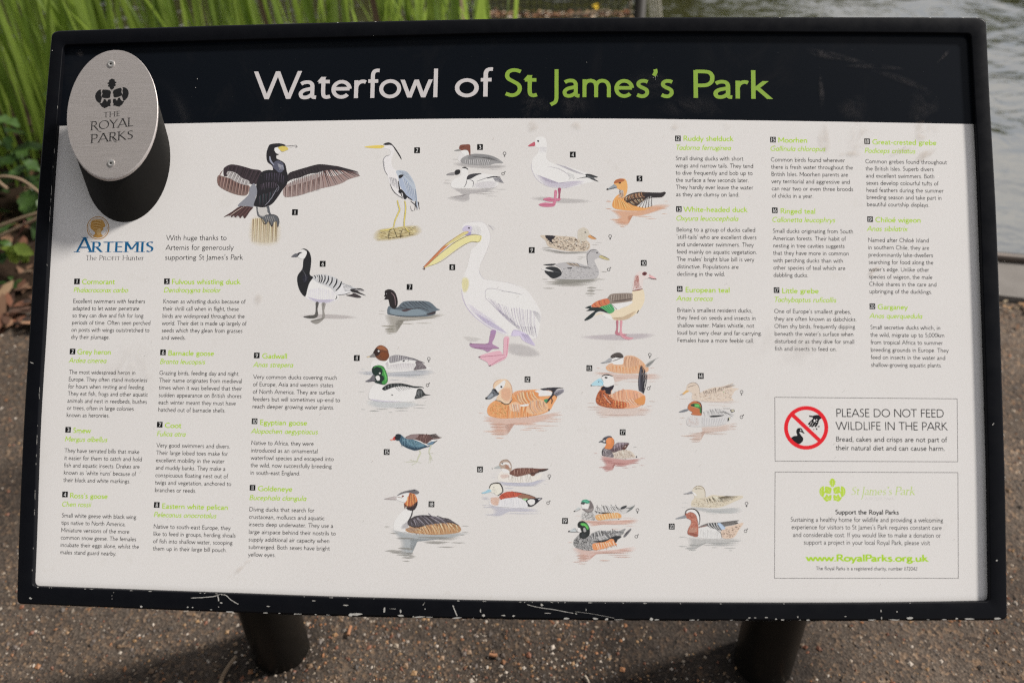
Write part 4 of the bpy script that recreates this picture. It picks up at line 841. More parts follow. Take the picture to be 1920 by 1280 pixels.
b.wash('a99cc0', '480,800 560,840 660,900 730,960 640,930 540,870', .8); b.wash('c6bdd2', '420,720 520,790 640,870 560,870 450,790', .6); b.wash('d5c866', '372,520 410,515 425,560 410,620 380,630 366,580', .8)
b.l('a7a0a8', 4, '560,690 556,620 600,600 700,618'); b.l('8d8b92', 4, '680,620 760,630 850,650'); b.l('9b92a3', 4, '560,680 640,760 720,840 790,900')
b.fan(['b9b0bd', '9d94a6', 'c9c3cb'], 3.5, '580,680 700,740 830,760 960,780', '680,800 800,900 900,960 970,990', 34, 8, 1, .6, .04); b.fan(['8e8797', '6f6a7d'], 4, '650,760 740,830 830,900 960,900', '680,800 770,880 850,950 975,985', 20, 8); b.fan(['97929c', '77737f'], 3, '930,780 980,790', '990,880 1005,830', 5)
b.p('c3b8cf', '760,970 790,930 860,950 900,980 955,1055 900,1040 850,1010 830,980 780,982'); b.fan(['8e83a0', 'a69bb6'], 5, '840,960 900,970', '880,1030 950,1055', 8); b.l('a297ad', 4, '770,975 780,935 840,945')
b.p('b9b0c6', '372,135 380,110 410,97 450,110 440,150 410,150'); b.p('1d1820', '416,117 424,110 432,118 424,126', 2); b.wash('e8e4e2', '445,110 500,100 525,140 500,170 440,165', .9); b.p('9389b5', '395,172 440,150 430,178')
b.p('d9cb86', '70,432 130,370 220,300 330,210 400,180 460,172 522,178 520,215 500,230 460,225 380,250 280,320 180,390 100,425'); b.p('c2703a', '62,430 90,395 180,300 280,215 385,150 420,150 330,200 230,280 140,370 90,420'); b.p('c9bb72', '230,260 300,200 385,148 420,155 360,190 280,240')
b.l('6b5a58', 5, '80,425 180,335 300,240 400,185 470,170 522,178'); b.l('8a4a20', 4, '62,425 150,335 240,245 385,150'); b.l('8a7a4a', 4, '90,425 200,385 330,290 430,230 500,228 520,180'); b.l('5a4038', 7, '58,425 70,440 66,448 52,438'); b.fan('b5b0b5', 2, '575,90 600,110', '640,110 620,150', 4)
b.p('a27a9c', '605,935 640,938 630,990 610,1040 640,1060 668,1080 620,1080 575,1108 540,1090 450,1072 430,1042 500,1042 575,1038 590,980'); b.p('9f7aa2', '600,935 640,935 630,970 600,965'); b.p('d3a0ac', '705,992 745,990 740,1060 725,1150 660,1190 590,1222 570,1190 500,1148 580,1115 670,1098 695,1130 700,1060')
b.l('7a3f6a', 4, '430,1042 520,1045 590,1045'); b.l('7a3f6a', 4, '450,1072 560,1080 665,1080'); b.l('a0506a', 4, '500,1148 600,1140 710,1130'); b.l('a0506a', 4, '590,1220 650,1180 720,1145'); b.l('c26a80', 8, '735,1000 725,1140'); b.p('3a2a32', '428,1038 445,1036 443,1046', 1); b.p('3a2a32', '496,1146 515,1142 515,1152', 1); b.p('3a2a32', '583,1218 598,1210 596,1222', 1)
b.build('painted white pelican with long yellow pouched bill')
# 9 gadwall pair
b = Bird(980, 410, 5.3333)
b.wash('aba8a2', '220,300 400,345 640,330 640,345 420,350 230,325', .8); b.water('a5a19a', '190,320,290,10 300,600,345,12 540,640,385,8 540,600,405,6 690,760,262,5 720,800,240,4')
b.p('bfae98', '175,172 240,165 400,175 520,185 550,210 550,130 575,98 620,90 660,120 668,150 740,203 700,205 650,185 630,190 640,215 672,250 668,300 620,325 450,325 320,300 250,270 230,220')
b.spk(['55433a', '7a6450', 'd9cdb8', '3a2d28'], 230, 6, '230,185 400,185 540,200 620,230 665,260 660,310 600,318 450,318 330,290 250,240', 2.6, 10); b.p('c0b7a6', '550,190 552,130 580,98 625,95 660,125 665,160 640,200 635,220 580,222'); b.spk('8f8270', 40, 3, '555,130 620,100 655,130 630,215 570,215', 2)
b.p('26222a', '225,168 330,175 290,215 310,250 280,235 250,205'); b.p('c98c48', '652,180 680,165 738,200 700,205'); b.l('3a3236', 5, '680,165 710,185 738,202'); b.p('221f24', '618,135 628,130 636,138 626,142', 2); b.l('33302f', 8, '330,235 355,250')
b.water('9d998f', '210,700,635,22 220,730,655,18 300,760,615,20 640,740,690,18 640,730,720,22 625,740,748,14 195,330,695,8 330,620,672,8 680,820,712,5 740,830,605,6 190,260,605,6 780,850,530,6 640,710,768,4', .7); b.wash('908e84', '300,600 560,610 750,590 700,640 560,640 320,655 330,620', .8)
b.p('aba8a7', '330,455 460,432 560,445 650,470 640,400 645,330 690,305 740,310 775,350 790,372 720,410 735,460 762,520 750,580 680,605 500,608 330,595 390,545 385,500'); b.spk(['8a8788', 'c5c2c0', '716e70'], 170, 4, '350,500 500,490 640,490 720,440 755,530 740,580 500,600 350,590', 3, 20)
b.p('25282c', '205,458 330,450 290,470'); b.p('23262a', '230,490 290,478 350,490 388,530 380,570 305,598 250,560 222,530'); b.p('d6d3ce', '185,500 230,500 310,528 240,520'); b.l('4b4e52', 5, '240,500 330,530 380,540'); b.p('1c1a1e', '440,490 495,488 490,500 455,500', 1); b.fan(['8a7a66', 'c0a480', '4a4442'], 6, '430,440 550,450', '480,470 600,490', 9, 8); b.fan('6d696a', 4, '540,470 660,480', '620,500 700,500', 6)
b.p('b8aa74', '765,385 790,365 872,408 830,410'); b.l('3a362c', 6, '785,366 830,385 870,408'); b.l('5a5658', 6, '650,360 680,318 740,312'); b.l('6b6768', 5, '650,345 645,400 655,465'); b.p('2a282c', '735,340 745,335 752,343 742,348', 2); b.l('7a7678', 5, '690,330 760,335')
b.build('painted pair of brown and grey ducks facing right')
# 10 egyptian goose
b = Bird(980, 410, 5.3333)
b.wash('b8aeb2', '600,1180 800,1160 1050,1150 1280,1150 1250,1190 1000,1215 720,1205', .6)
b.p('d8c4a4', '1100,720 1195,700 1218,760 1215,830 1180,900 1120,960 1050,1000 960,1018 900,1005 850,980 780,950 720,975 760,940 870,950 930,910 1000,890 1070,860 1095,800'); b.wash('c0a98c', '880,990 1000,985 1130,920 1060,1000 950,1015', .7); b.p('dedad6', '890,850 1095,825 1060,865 1000,885 945,910'); b.p('d9d2ca', '790,955 870,955 900,1000 920,1020 850,1000')
b.p('87786c', '850,790 880,755 960,745 1090,745 1098,780 1090,820 980,840 890,850 840,850 820,820'); b.fan(['5f5048', 'a39688', '6d5f55'], 6, '880,770 1000,755 1090,755', '870,830 1000,825 1095,800', 26, 8); b.l('5a4c46', 14, '900,825 1000,815 1090,800')
b.p('c5643a', '685,870 730,830 800,805 850,800 870,840 800,880 720,890'); b.fan(['d9763a', 'a8482a', 'b87a4a'], 8, '700,860 760,820 840,805', '740,885 810,880 870,850', 9, 8, 0, .5, .2); b.p('3d9a5a', '770,885 850,860 885,855 920,915 870,948 800,915'); b.fan(['5abf6a', '1d5a3a'], 5, '790,885 880,865', '860,940 912,915', 8, 8)
b.p('1d2a2c', '625,890 680,868 690,885 780,890 860,945 790,925 740,935 700,985 635,1018 620,1005 690,945 720,920 635,922 670,900'); b.l('2a2a2c', 7, '885,850 945,908')
b.p('cfc2bc', '1120,570 1155,530 1200,525 1260,550 1300,580 1345,605 1320,612 1260,600 1215,605 1200,650 1195,700 1100,715 1098,660 1110,610'); b.fan(['9c5048', 'b87a70', 'd4b4aa'], 5, '1125,580 1160,560', '1105,705 1180,700', 12, 9); b.spk(['a05048', '8a4038'], 50, 4, '1125,570 1165,560 1160,640 1190,690 1105,700', 3, 80); b.l('7a2a2a', 11, '1098,720 1150,712 1200,702'); b.p('6b2d30', '1195,545 1220,530 1245,545 1225,568 1200,562'); b.p('2a1c20', '1210,545 1225,540 1230,550 1218,558', 1); b.l('2a2428', 9, '1258,590 1300,600 1342,606'); b.p('d8a0a0', '1265,560 1310,580 1335,600 1275,590'); b.l('3a2428', 5, '1272,552 1275,575')
b.p('4a3a34', '1140,945 1160,910 1162,925 1148,945', 1); b.p('b56a78', '935,1018 958,1020 955,1090 960,1140 1050,1155 970,1168 930,1155 925,1135 938,1090'); b.p('cd8a94', '975,1020 998,1022 992,1090 998,1145 1050,1180 1110,1192 1060,1210 1000,1190 970,1150 975,1090'); b.l('7a3a48', 4, '940,1030 945,1130'); b.l('8a4a58', 4, '1000,1165 1060,1205'); b.l('8a4a58', 4, '980,1155 1080,1192')
b.build('painted goose with buff breast, green and orange wing and brown eye patch')
# 11 goldeneye pair
b = Bird(650, 630, 8.535)
b.wash('b4b7bc', '260,560 700,580 1250,540 1340,600 1000,650 600,640 260,610', .7); b.water('abaeb3', '220,300,530,10 260,400,605,12 700,1350,625,14 900,1330,660,10 680,850,700,10 880,1000,720,8 1040,1340,560,14')
b.p('d9d6d6', '385,480 400,420 450,385 600,405 700,330 780,298 900,305 1040,345 1170,395 1250,430 1200,420 1240,470 1370,522 1200,530 1080,545 900,568 700,560 560,540 400,520'); b.fan(['a39a9d', 'c3bdbf'], 9, '700,460 900,430 1100,440', '680,540 900,555 1080,530', 30, 8); b.fan('a9a1a4', 7, '620,440 660,400', '640,540 690,540', 5)
b.p('8e8a8c', '690,330 780,300 900,310 1040,350 1150,400 1040,385 930,370 840,400 700,430 680,380'); b.fan(['c6c2c2', '5f5a5e', '77727a'], 9, '720,330 850,310 1000,345', '710,420 840,395 1000,380', 24, 9); b.l('3d3a40', 12, '930,330 1050,355 1170,400 1250,430'); b.p('6a6064', '1100,410 1170,395 1230,450 1280,515 1180,530 1070,540 1110,470'); b.fan(['3c3438', '9a9294'], 7, '1110,430 1200,440', '1100,535 1260,515', 12, 9); b.p('2b2a2e', '890,400 925,375 930,400 905,410', 1); b.l('3a3a3e', 10, '975,405 1005,370')
b.p('6b3a20', '440,240 470,185 530,145 600,160 655,210 675,280 680,330 640,385 590,395 520,380 470,340 415,300'); b.p('94562c', '480,200 540,155 600,170 650,230 560,215'); b.wash('93502a', '550,250 640,260 660,320 600,370 540,330', .9); b.p('2c1a18', '415,300 450,215 500,200 540,250 510,300 470,320'); b.p('e6e2da', '495,238 510,222 528,238 512,255', 2); b.p('7a7674', '315,330 380,310 430,270 460,330 400,338'); b.p('c9b38c', '315,330 365,318 370,338 330,340', 1)
b.wash('b6bfc2', '370,1030 700,1060 1080,1060 1050,1130 600,1150 380,1110', .7); b.water('9a9d9a', '230,300,1170,12 360,540,1195,18 450,680,1165,12 760,1010,1150,14 770,1000,1190,10 1060,1280,1148,8 1080,1280,1100,10 670,740,1215,8 1140,1300,990,8 180,300,885,6')
b.p('e1dedd', '350,980 365,880 420,790 500,765 600,790 680,800 850,790 1030,810 1140,840 1100,990 1080,1040 900,1052 700,1050 500,1040 380,1010'); b.wash('c3bccf', '370,1000 600,1030 900,1040 700,1055 450,1040', .8)
b.p('23282a', '565,840 620,790 700,760 850,752 960,770 1080,800 1190,805 1100,830 980,810 860,800 740,820 640,860 600,868'); b.fan(['4d5552', '8a8f8c', '14181a'], 8, '600,820 720,770 900,765', '610,860 740,820 900,800', 18, 10); b.fan('2f3636', 8, '760,810 860,800 1000,800', '830,885 930,870 1060,840', 7, 8, 0, .3, .05); b.p('2c2f30', '1130,850 1200,845 1260,925 1350,938 1250,952 1180,985 1085,1003 1110,930'); b.fan(['8a8d8c', '1c2022', '55595a'], 8, '1150,860 1200,860', '1100,995 1230,960', 12, 9); b.l('25282a', 10, '1100,830 1190,810 1235,830'); b.p('3a3a3c', '705,938 725,930 748,940 728,948', 1)
b.p('0f2a24', '405,560 415,500 470,468 540,465 600,500 640,590 660,680 650,740 610,775 560,770 500,755 450,735 440,680 430,620'); b.p('2d8a34', '470,475 540,470 600,510 640,600 655,690 640,750 590,770 560,740 600,690 590,640 560,620 575,560 540,500'); b.l('5ac052', 14, '590,530 610,600 630,660 625,720'); b.l('3a9a42', 12, '430,510 480,480 540,500'); b.p('e8e5e0', '462,660 480,635 515,632 533,665 525,705 490,710'); b.p('e8e5e0', '515,592 530,578 546,592 530,608', 2); b.p('66646a', '300,720 370,680 430,610 450,650 450,690 470,718 420,722 350,732'); b.l('2d2b30', 6, '305,725 380,722 465,715'); b.p('222024', '385,695 400,688 398,702', 1)
b.build('painted pair of ducks, brown headed female above green headed male')
# 12 ruddy shelduck
b = Bird(880, 690, 9.1429)
b.wash('dfb3a2', '310,830 700,860 1300,790 1500,760 1400,860 1100,940 800,975 640,960 660,1080 640,1140 420,1130 400,1000 330,900', .85)
b.water('d3a68f', '220,660,1085,26 360,660,1130,24 440,610,1195,18 340,660,960,26 350,640,1010,26 700,1180,955,34 900,1560,985,14 1180,1600,912,16 1320,1600,875,14 1400,1620,800,12 860,1080,1055,14 1130,1340,1068,10 940,1290,1025,16 230,420,900,16 150,260,770,8 200,260,660,6 400,680,1060,20')
b.p('dd9352', '305,740 320,660 380,590 460,550 560,570 640,610 720,560 740,440 820,390 960,375 1220,365 1420,400 1510,480 1440,620 1380,720 1230,790 1000,830 750,855 540,860 400,835 330,800')
b.spk(['c8752e', 'e8a868', 'd68a48', 'bb8f4a'], 240, 12, '320,720 400,600 540,580 640,640 700,760 620,850 400,830', 2, 60, 8); b.fan(['cf7c36', 'e6ad7c', 'b9713a'], 16, '660,640 850,600 1000,640 1200,560 1340,640', '640,850 840,840 1020,830 1180,790 1330,740', 40, 9, 1, .5, .05)
b.p('e3a878', '1000,640 1060,560 1180,530 1290,570 1350,650 1340,720 1230,770 1080,790 980,740'); b.fan(['c9855a', 'e9bb95', 'c0814e', 'a98f80'], 16, '1020,620 1120,560 1280,580', '1080,780 1200,760 1340,690', 20, 9, 1, .4, .15); b.p('e5ad86', '690,640 740,590 830,580 880,640 860,700 780,740 700,720'); b.fan(['cb8a68', 'edc4a5', 'b79a8c'], 14, '720,620 850,620', '740,740 880,760', 10, 9)
b.p('d4853f', '720,560 780,470 900,400 1100,400 1200,450 1190,520 1060,560 1000,610 880,610 800,570'); b.fan(['e4ac78', 'c67730', 'a9907c', 'efc79c'], 15, '780,470 920,410 1100,410', '850,600 1000,600 1180,520', 24, 9, 1, .4, .12); b.fan(['e2a684', 'c27c55'], 12, '760,430 900,380 1020,375', '740,480 830,440 960,400', 12, 8); b.p('e8e0d8', '1120,390 1230,370 1400,400 1430,460 1200,480 1190,430'); b.p('efe9e2', '870,630 1010,612 1000,645 900,655')
b.p('2c2a33', '1225,352 1450,328 1620,340 1520,350 1470,400 1440,470 1400,520 1330,600 1310,570 1400,470 1420,400 1360,375 1270,380'); b.p('8e8a92', '1450,440 1490,380 1600,358 1625,390 1590,430 1500,480'); b.fan('4d4a54', 8, '1470,430 1500,470', '1600,370 1620,410', 5, 8); b.l('2c2a33', 14, '1440,470 1470,450 1500,500'); b.l('3a2a2c', 18, '1400,500 1420,550 1410,610'); b.p('2f8a5a', '1280,540 1345,525 1320,590 1290,570'); b.p('2a2a30', '1355,700 1375,695 1378,732 1358,732', 1); b.l('c9b48c', 10, '1220,480 1400,475')
b.p('e3b795', '410,330 420,260 480,205 560,190 640,195 700,260 735,380 725,500 690,590 640,615 560,590 460,545 500,450 490,400 440,370'); b.p('e6dcd3', '440,340 500,280 590,210 620,240 580,340 520,380 500,410'); b.wash('d9a283', '560,350 700,340 720,480 660,570 560,520 540,430', .8); b.l('b07a58', 10, '640,200 710,280 735,400 725,500 690,590'); b.l('b5815e', 8, '410,320 440,240 540,190'); b.l('2d2523', 14, '440,550 520,560 600,610 680,610 740,530'); b.p('29272c', '530,315 545,300 565,312 560,335 540,335', 2)
b.p('5f646b', '278,520 320,470 380,400 400,355 450,355 480,410 512,430 500,455 440,480 370,525 300,530'); b.p('8b9197', '310,505 380,430 410,440 400,480 350,515'); b.p('222328', '272,508 300,495 315,520 290,532', 2); b.p('222328', '405,360 460,370 480,420 510,430 495,450 440,400', 2); b.p('26262a', '395,432 410,420 425,430 410,445', 1)
b.build('painted orange duck with pale head and dark bill')
# 13 white-headed duck pair
b = Bird(1080, 645, 9.1429)
b.wash('dab9ab', '360,480 700,510 1100,520 1360,510 1380,600 900,600 640,660 620,560 380,520', .7); b.water('cfae9f', '350,420,410,12 360,700,495,16 640,900,575,14 780,1200,640,10 1220,1390,530,14 1230,1380,640,10 640,740,690,10 1240,1360,405,8')
b.p('cfa07a', '510,410 540,360 620,325 800,340 830,220 900,195 1010,210 1110,270 1180,340 1240,400 1230,470 1100,500 900,508 700,495 560,460'); b.fan(['b98055', 'd9ab88', 'a8795a'], 10, '830,230 950,210 1100,280', '820,380 960,400 1100,390', 26, 8, 1, .4, .08); b.fan(['d88f4a', 'e3ad7a', 'c77f40'], 11, '530,400 700,370 900,400 1160,340', '540,440 720,485 920,500 1180,460', 34, 8, 1)
b.p('9c9c98', '1190,370 1240,310 1320,270 1435,222 1360,265 1320,320 1260,380 1210,395'); b.fan('6b6b6a', 6, '1200,360 1230,390', '1380,245 1330,300', 5)
b.p('dedad4', '610,260 640,240 800,210 815,280 800,340 740,350 650,345 615,310'); b.p('4b4440', '590,210 640,165 720,142 780,160 815,210 800,235 740,240 680,225 620,240'); b.l('2b2524', 16, '620,240 690,215 800,215'); b.l('3a302c', 12, '620,290 690,270 760,245'); b.p('999a9c', '425,318 500,290 570,240 610,245 612,290 560,305 500,325 440,332'); b.l('3c3a3c', 6, '430,325 520,318 600,300')
b.wash('d8bcae', '340,1050 700,1100 1200,1080 1230,1180 900,1240 420,1230 360,1130', .8); b.water('c3a294', '180,420,1080,14 190,340,1010,8 340,460,1170,12 1060,1270,1130,14 1060,1220,1210,12 380,1100,1215,14 390,560,1250,10 200,420,1120,10 1240,1380,980,8 1200,1320,1060,8')
b.p('d79a70', '345,980 350,900 390,820 420,760 450,720 640,700 600,860 760,790 900,780 1040,800 1140,850 1190,900 1180,1000 1100,1060 980,1095 740,1105 560,1090 400,1050'); b.fan(['c0866a', 'e5b795', 'd09070', 'a77660'], 10, '620,850 800,790 1080,830', '640,1000 900,1050 1160,1040', 30, 8, 1.5, .5, .06); b.fan(['eec9ac', 'c08062'], 8, '800,960 1000,930', '900,1050 1080,1040', 8, 8)
b.p('a8501f', '345,990 350,900 400,800 480,790 560,880 640,960 760,980 860,1000 840,1090 700,1102 540,1085 400,1045'); b.spk(['c8641f', '7a3018', 'd98038', '54281c'], 260, 10, '350,960 400,810 500,800 600,900 700,970 850,1000 830,1090 560,1085 400,1040', 2.5, 60, 8); b.fan(['d9682a', 'b04a1e', 'e29a50'], 12, '640,960 760,985 900,1000', '620,1080 760,1095 920,1085', 16, 8); b.fan(['6b2a1a', 'c0602c'], 9, '400,820 490,830', '380,960 560,1000', 12, 8, 1); b.l('d9b7a5', 10, '470,860 540,960 600,1020')
b.p('cf8538', '1000,970 1080,920 1170,880 1185,960 1170,1030 1100,1040 1040,1010'); b.p('251f2b', '430,760 460,722 540,730 600,715 640,695 652,715 630,770 600,800 590,860 510,840 500,790 440,790')
b.p('dedbe0', '440,580 480,540 560,522 620,550 655,620 655,690 600,715 540,735 480,720 465,680 470,640'); b.l('26242a', 20, '445,550 500,525 570,530 630,550'); b.p('2a282c', '485,572 515,555 545,572 518,592', 2); b.p('9cc5d3', '255,700 300,650 370,600 420,585 460,630 470,680 450,715 380,710 300,712'); b.l('6fb2cc', 12, '370,610 440,650 465,700'); b.p('2e3a44', '375,642 392,636 402,648 388,656', 1); b.p('4c4f52', '252,702 270,695 275,715 258,718', 1)
b.fan(['27262f', '4a4952', '1c1b22'], 20, '1085,790 1120,810 1160,840', '1100,370 1150,380 1225,530', 7, 6, 0, .35, -.04); b.p('3b3a44', '1078,780 1070,600 1100,400 1130,380 1120,600 1125,790', 2); b.l('6f6e78', 8, '1095,780 1090,600 1110,420'); b.l('25242c', 14, '1135,800 1135,600 1140,390'); b.l('25242c', 14, '1150,820 1170,600 1178,430'); b.l('25242c', 12, '1160,850 1200,680 1222,530')
b.build('painted pair of ducks, male with white head, blue bill and raised tail')
# 14 teal pair
b = Bird(1240, 690, 9.1429)
b.wash('d8c6ba', '520,520 800,560 1200,540 1230,570 900,590 560,560', .7); b.water('c9b6ab', '700,1380,580,12 980,1280,600,10 1000,1200,650,8 280,480,525,8 250,300,485,6 780,1060,635,8')
b.p('cbb9a6', '430,370 440,300 490,255 560,245 620,275 655,350 665,420 760,370 900,330 1060,310 1240,248 1160,300 1280,295 1200,330 1330,350 1260,390 1230,440 1200,500 1230,550 1000,570 760,560 560,545 520,500 530,430 480,400')
b.spk(['9d8674', 'b8a593', '7d6a5c', 'ddd0c2'], 240, 7, '540,440 700,420 900,350 1150,330 1250,380 1200,480 1200,540 760,555 560,530', 2.6, -15); b.fan(['6d594c', 'a08c7c', '55463e'], 9, '700,400 900,345 1080,320', '740,440 920,420 1060,380', 22, 10, 1); b.l('7a6658', 8, '440,300 500,255 580,250 640,310 662,420'); b.l('6b584c', 9, '450,330 500,310 590,285'); b.fan('6d5c55', 8, '1040,330 1150,330', '1220,260 1270,300', 4)
b.p('cfa054', '350,445 400,400 430,375 480,395 440,415 380,455'); b.p('8d8a90', '312,462 350,440 385,440 350,458', 2); b.p('2f9a4a', '1062,410 1080,392 1078,408 1066,418', 1)
b.wash('cdb09f', '700,1010 1000,990 1180,960 1180,1060 900,1090 700,1080 690,1150 660,1260 520,1240 540,1180 400,1170 520,1130 700,1080', .85); b.water('c3a797', '320,660,1160,18 470,690,1215,26 510,640,1262,12 440,1140,1110,10 700,1160,1130,12 1180,1300,995,18 1180,1320,950,10 1180,1300,1045,10 300,420,850,8 300,360,960,6')
b.p('c3c0bd', '435,960 440,880 500,810 700,800 760,730 840,700 980,690 1130,730 1220,760 1230,830 1140,930 1070,965 900,990 700,1000 520,1000'); b.spk(['b58d7e', 'c59f90', '9d8278'], 120, 6, '440,880 520,820 640,850 640,980 500,990 440,950', 1.6, 0, 10, 1.5); b.fan(['9d9b9c', 'd6d4d2', 'b0adb3'], 7, '700,850 900,860 1130,850', '700,990 900,985 1080,955', 30, 7)
b.fan(['6b696a', 'cfcdc9', '8a8885'], 8, '740,740 900,700 1080,720', '760,820 920,800 1180,800', 22, 9, 1); b.l('4a4848', 9, '960,760 1100,760 1220,830'); b.l('4d4b4a', 10, '1060,690 1180,690'); b.l('55534f', 8, '1130,770 1240,800'); b.p('26262a', '825,822 900,808 1080,805 980,832 860,840'); b.p('3a3a38', '1180,710 1245,705 1262,740 1200,760', 1); b.p('cfc8a8', '1200,720 1240,712 1245,735 1205,745', 1); b.p('26262a', '1140,850 1190,840 1170,880 1135,920', 1); b.p('d8cf9f', '1158,850 1185,850 1165,890', 1)
b.p('b5622c', '450,680 470,620 530,570 600,562 660,590 690,660 695,790 660,812 540,800 510,775 540,760 480,720'); b.p('2f6e34', '500,630 560,605 640,610 665,650 690,700 690,770 660,760 655,700 610,680 540,660'); b.p('52b04a', '575,620 640,620 655,660 620,665 575,650'); b.p('1f3d28', '505,632 540,612 570,625 560,655 520,655'); b.l('c9a066', 6, '500,650 560,665 640,690'); b.l('3a2420', 16, '600,565 670,600 692,690 690,790'); b.l('8a8078', 8, '450,670 475,610'); b.p('6f7278', '300,748 350,725 420,700 470,710 440,735 350,755')
b.build('painted pair of teal, male with chestnut and green head')
# 15 moorhen
b = Bird(700, 790, 12.8)
for P in ('1100,690 1130,760 1080,860 1050,950', '1390,560 1350,660 1330,760'): b.l('8a8a70', 30, P, .6); b.l('c4c6a4', 20, P, .6)
for P in ('1060,960 900,965 740,965', '1060,960 980,1010 910,1045', '1060,960 1150,990', '1050,950 960,940 870,915', '1330,750 1360,830 1330,1010', '1340,770 1380,850 1370,980', '1350,760 1390,850 1415,940', '1330,755 1440,765'): b.l('a3a58c', 15, P); b.l('cfd0b4', 6, P)
b.p('5a3f3c', '770,390 850,330 960,302 1180,298 1350,315 1460,305 1510,295 1470,325 1550,345 1500,370 1650,375 1560,410 1450,430 1350,470 1270,530 1100,470 960,430'); b.p('85706f', '780,390 860,335 960,305 1100,310 1040,380 980,425 860,420'); b.fan(['8a6a62', '4a302e', '6d4c46'], 16, '1080,360 1200,330 1350,330', '1050,440 1180,480 1290,510', 18, 9, 1, .5, .1); b.fan(['33282b', '8a7a74', '1f1a1d'], 13, '1350,320 1430,400', '1520,305 1620,385', 8, 9); b.p('2a2326', '1340,315 1510,293 1480,320 1380,330')
b.p('33566a', '520,400 540,320 600,295 660,310 730,370 820,420 960,430 1080,470 1200,540 1370,585 1200,640 1050,690 930,680 760,610 660,530 620,460 560,455'); b.p('5b8292', '700,440 840,430 960,440 1080,490 1240,570 1120,610 960,590 820,540'); b.wash('6f93a0', '860,450 1080,490 1100,560 900,540', .8); b.p('17232d', '520,400 540,315 600,295 650,315 660,380 620,440 540,440'); b.p('21394a', '660,540 760,600 930,670 1060,685 1200,640 1360,580 1200,610 1060,640 900,620 740,560'); b.fan(['45697b', '28465a', '6a8f9c'], 14, '660,400 850,440 1080,490', '720,560 900,620 1150,620', 26, 7, 2)
b.p('e6e4e0', '960,430 1000,430 1120,465 1220,525 1330,570 1290,580 1180,520 1080,475'); b.p('5d7d92', '1280,540 1400,480 1480,480 1430,545 1340,560'); b.p('eceae6', '1390,440 1480,425 1540,430 1460,470 1400,475'); b.l('2a2f38', 22, '1430,540 1480,490 1540,450'); b.p('c0392e', '460,425 480,380 520,350 535,400 520,445 480,440'); b.p('e0907c', '400,430 460,415 470,445 430,455'); b.p('4a1614', '510,360 535,345 540,440 520,440', 1)
b.build('painted blue grey moorhen with red bill, walking')
# 16 ringed teal pair
b = Bird(880, 850, 10.6667)
b.wash('b9b9c6', '600,560 900,590 1400,540 1500,520 1300,640 900,650 640,620', .8); b.water('b5b6bf', '430,560,420,6 430,540,475,8 900,1450,640,16 1440,1600,600,8 700,900,690,20')
b.p('d5cdc3', '575,520 580,430 640,350 700,300 850,330 900,420 1200,400 1330,450 1460,380 1400,500 1250,570 1000,580 700,570'); b.fan(['9f968c', 'd8d3ca'], 12, '800,440 1000,440 1260,420', '790,560 1000,575 1290,560', 28, 8, 1, .4, .06); b.wash('c9a79c', '620,430 760,410 800,460 660,500', .7)
b.p('a8917f', '600,200 640,140 720,118 800,150 840,220 845,330 800,380 690,350 640,310 600,260'); b.p('ddd5cb', '620,200 720,170 800,190 830,280 790,270 740,210 660,230'); b.wash('b27a60', '720,230 790,230 800,300 730,310', .9); b.p('dcd5cf', '640,300 740,310 800,350 790,385 680,370'); b.l('7a5f50', 12, '610,180 680,130 760,125 830,200 845,300'); b.p('2d2523', '645,195 662,183 678,195 660,207', 2); b.p('a3a7a4', '490,285 560,250 590,240 630,290 540,300'); b.p('3a3634', '445,298 462,290 472,300 458,308', 1); b.l('6b5a50', 8, '620,210 640,180')
b.p('6d4438', '800,400 860,330 950,292 1180,285 1400,300 1560,300 1575,320 1480,355 1380,375 1330,400 1290,445 1240,440 1210,405 1100,430 960,458 880,440'); b.fan(['8d5f4e', '4f2d26', 'a07a6a', '5d382e'], 12, '870,360 1000,310 1300,305', '880,430 1020,440 1330,370', 28, 8, 1, .4, .05); b.fan(['3a2622', '55362e'], 12, '1180,400 1300,380', '1280,440 1480,330', 8, 6); b.p('3a2925', '1380,330 1480,315 1570,300 1580,315 1500,350 1400,365')
b.wash('b3b3c3', '400,1030 700,1080 1100,1090 1330,1110 1200,1160 800,1160 640,1240 480,1240 500,1140', .85); b.water('b0b0bd', '240,400,880,16 240,430,910,12 240,400,1030,10 260,520,1070,14 300,600,1220,18 700,1440,1195,16 1200,1440,1150,8')
b.p('cfcdcf', '400,1010 420,900 500,850 640,900 960,865 1140,940 1180,1060 1000,1085 700,1070 500,1050'); b.fan(['b3b2b8', 'd9d8d8'], 9, '640,930 900,900 1120,960', '640,1060 900,1075 1150,1070', 24, 6, 1); b.wash('d6a584', '430,880 600,870 600,960 560,1040 440,1010', .9); b.spk(['b98a68', 'c99a76'], 50, 7, '430,880 600,880 570,1030 440,1000', 2, 0)
b.p('d3cebf', '400,700 420,640 480,600 560,590 620,620 660,700 665,770 590,825 520,820 500,790 430,770'); b.l('2e2926', 26, '400,690 430,620 510,590 600,595 650,660 670,740 640,790 570,835', .5); b.p('3a3634', '478,668 490,660 500,670 490,680', 2); b.p('8fbac9', '245,780 320,755 380,715 430,725 440,755 340,790 270,798'); b.l('6fa9bf', 8, '330,760 385,720'); b.spk('b0aa9a', 30, 6, '440,700 520,700 560,780 500,790', 2)
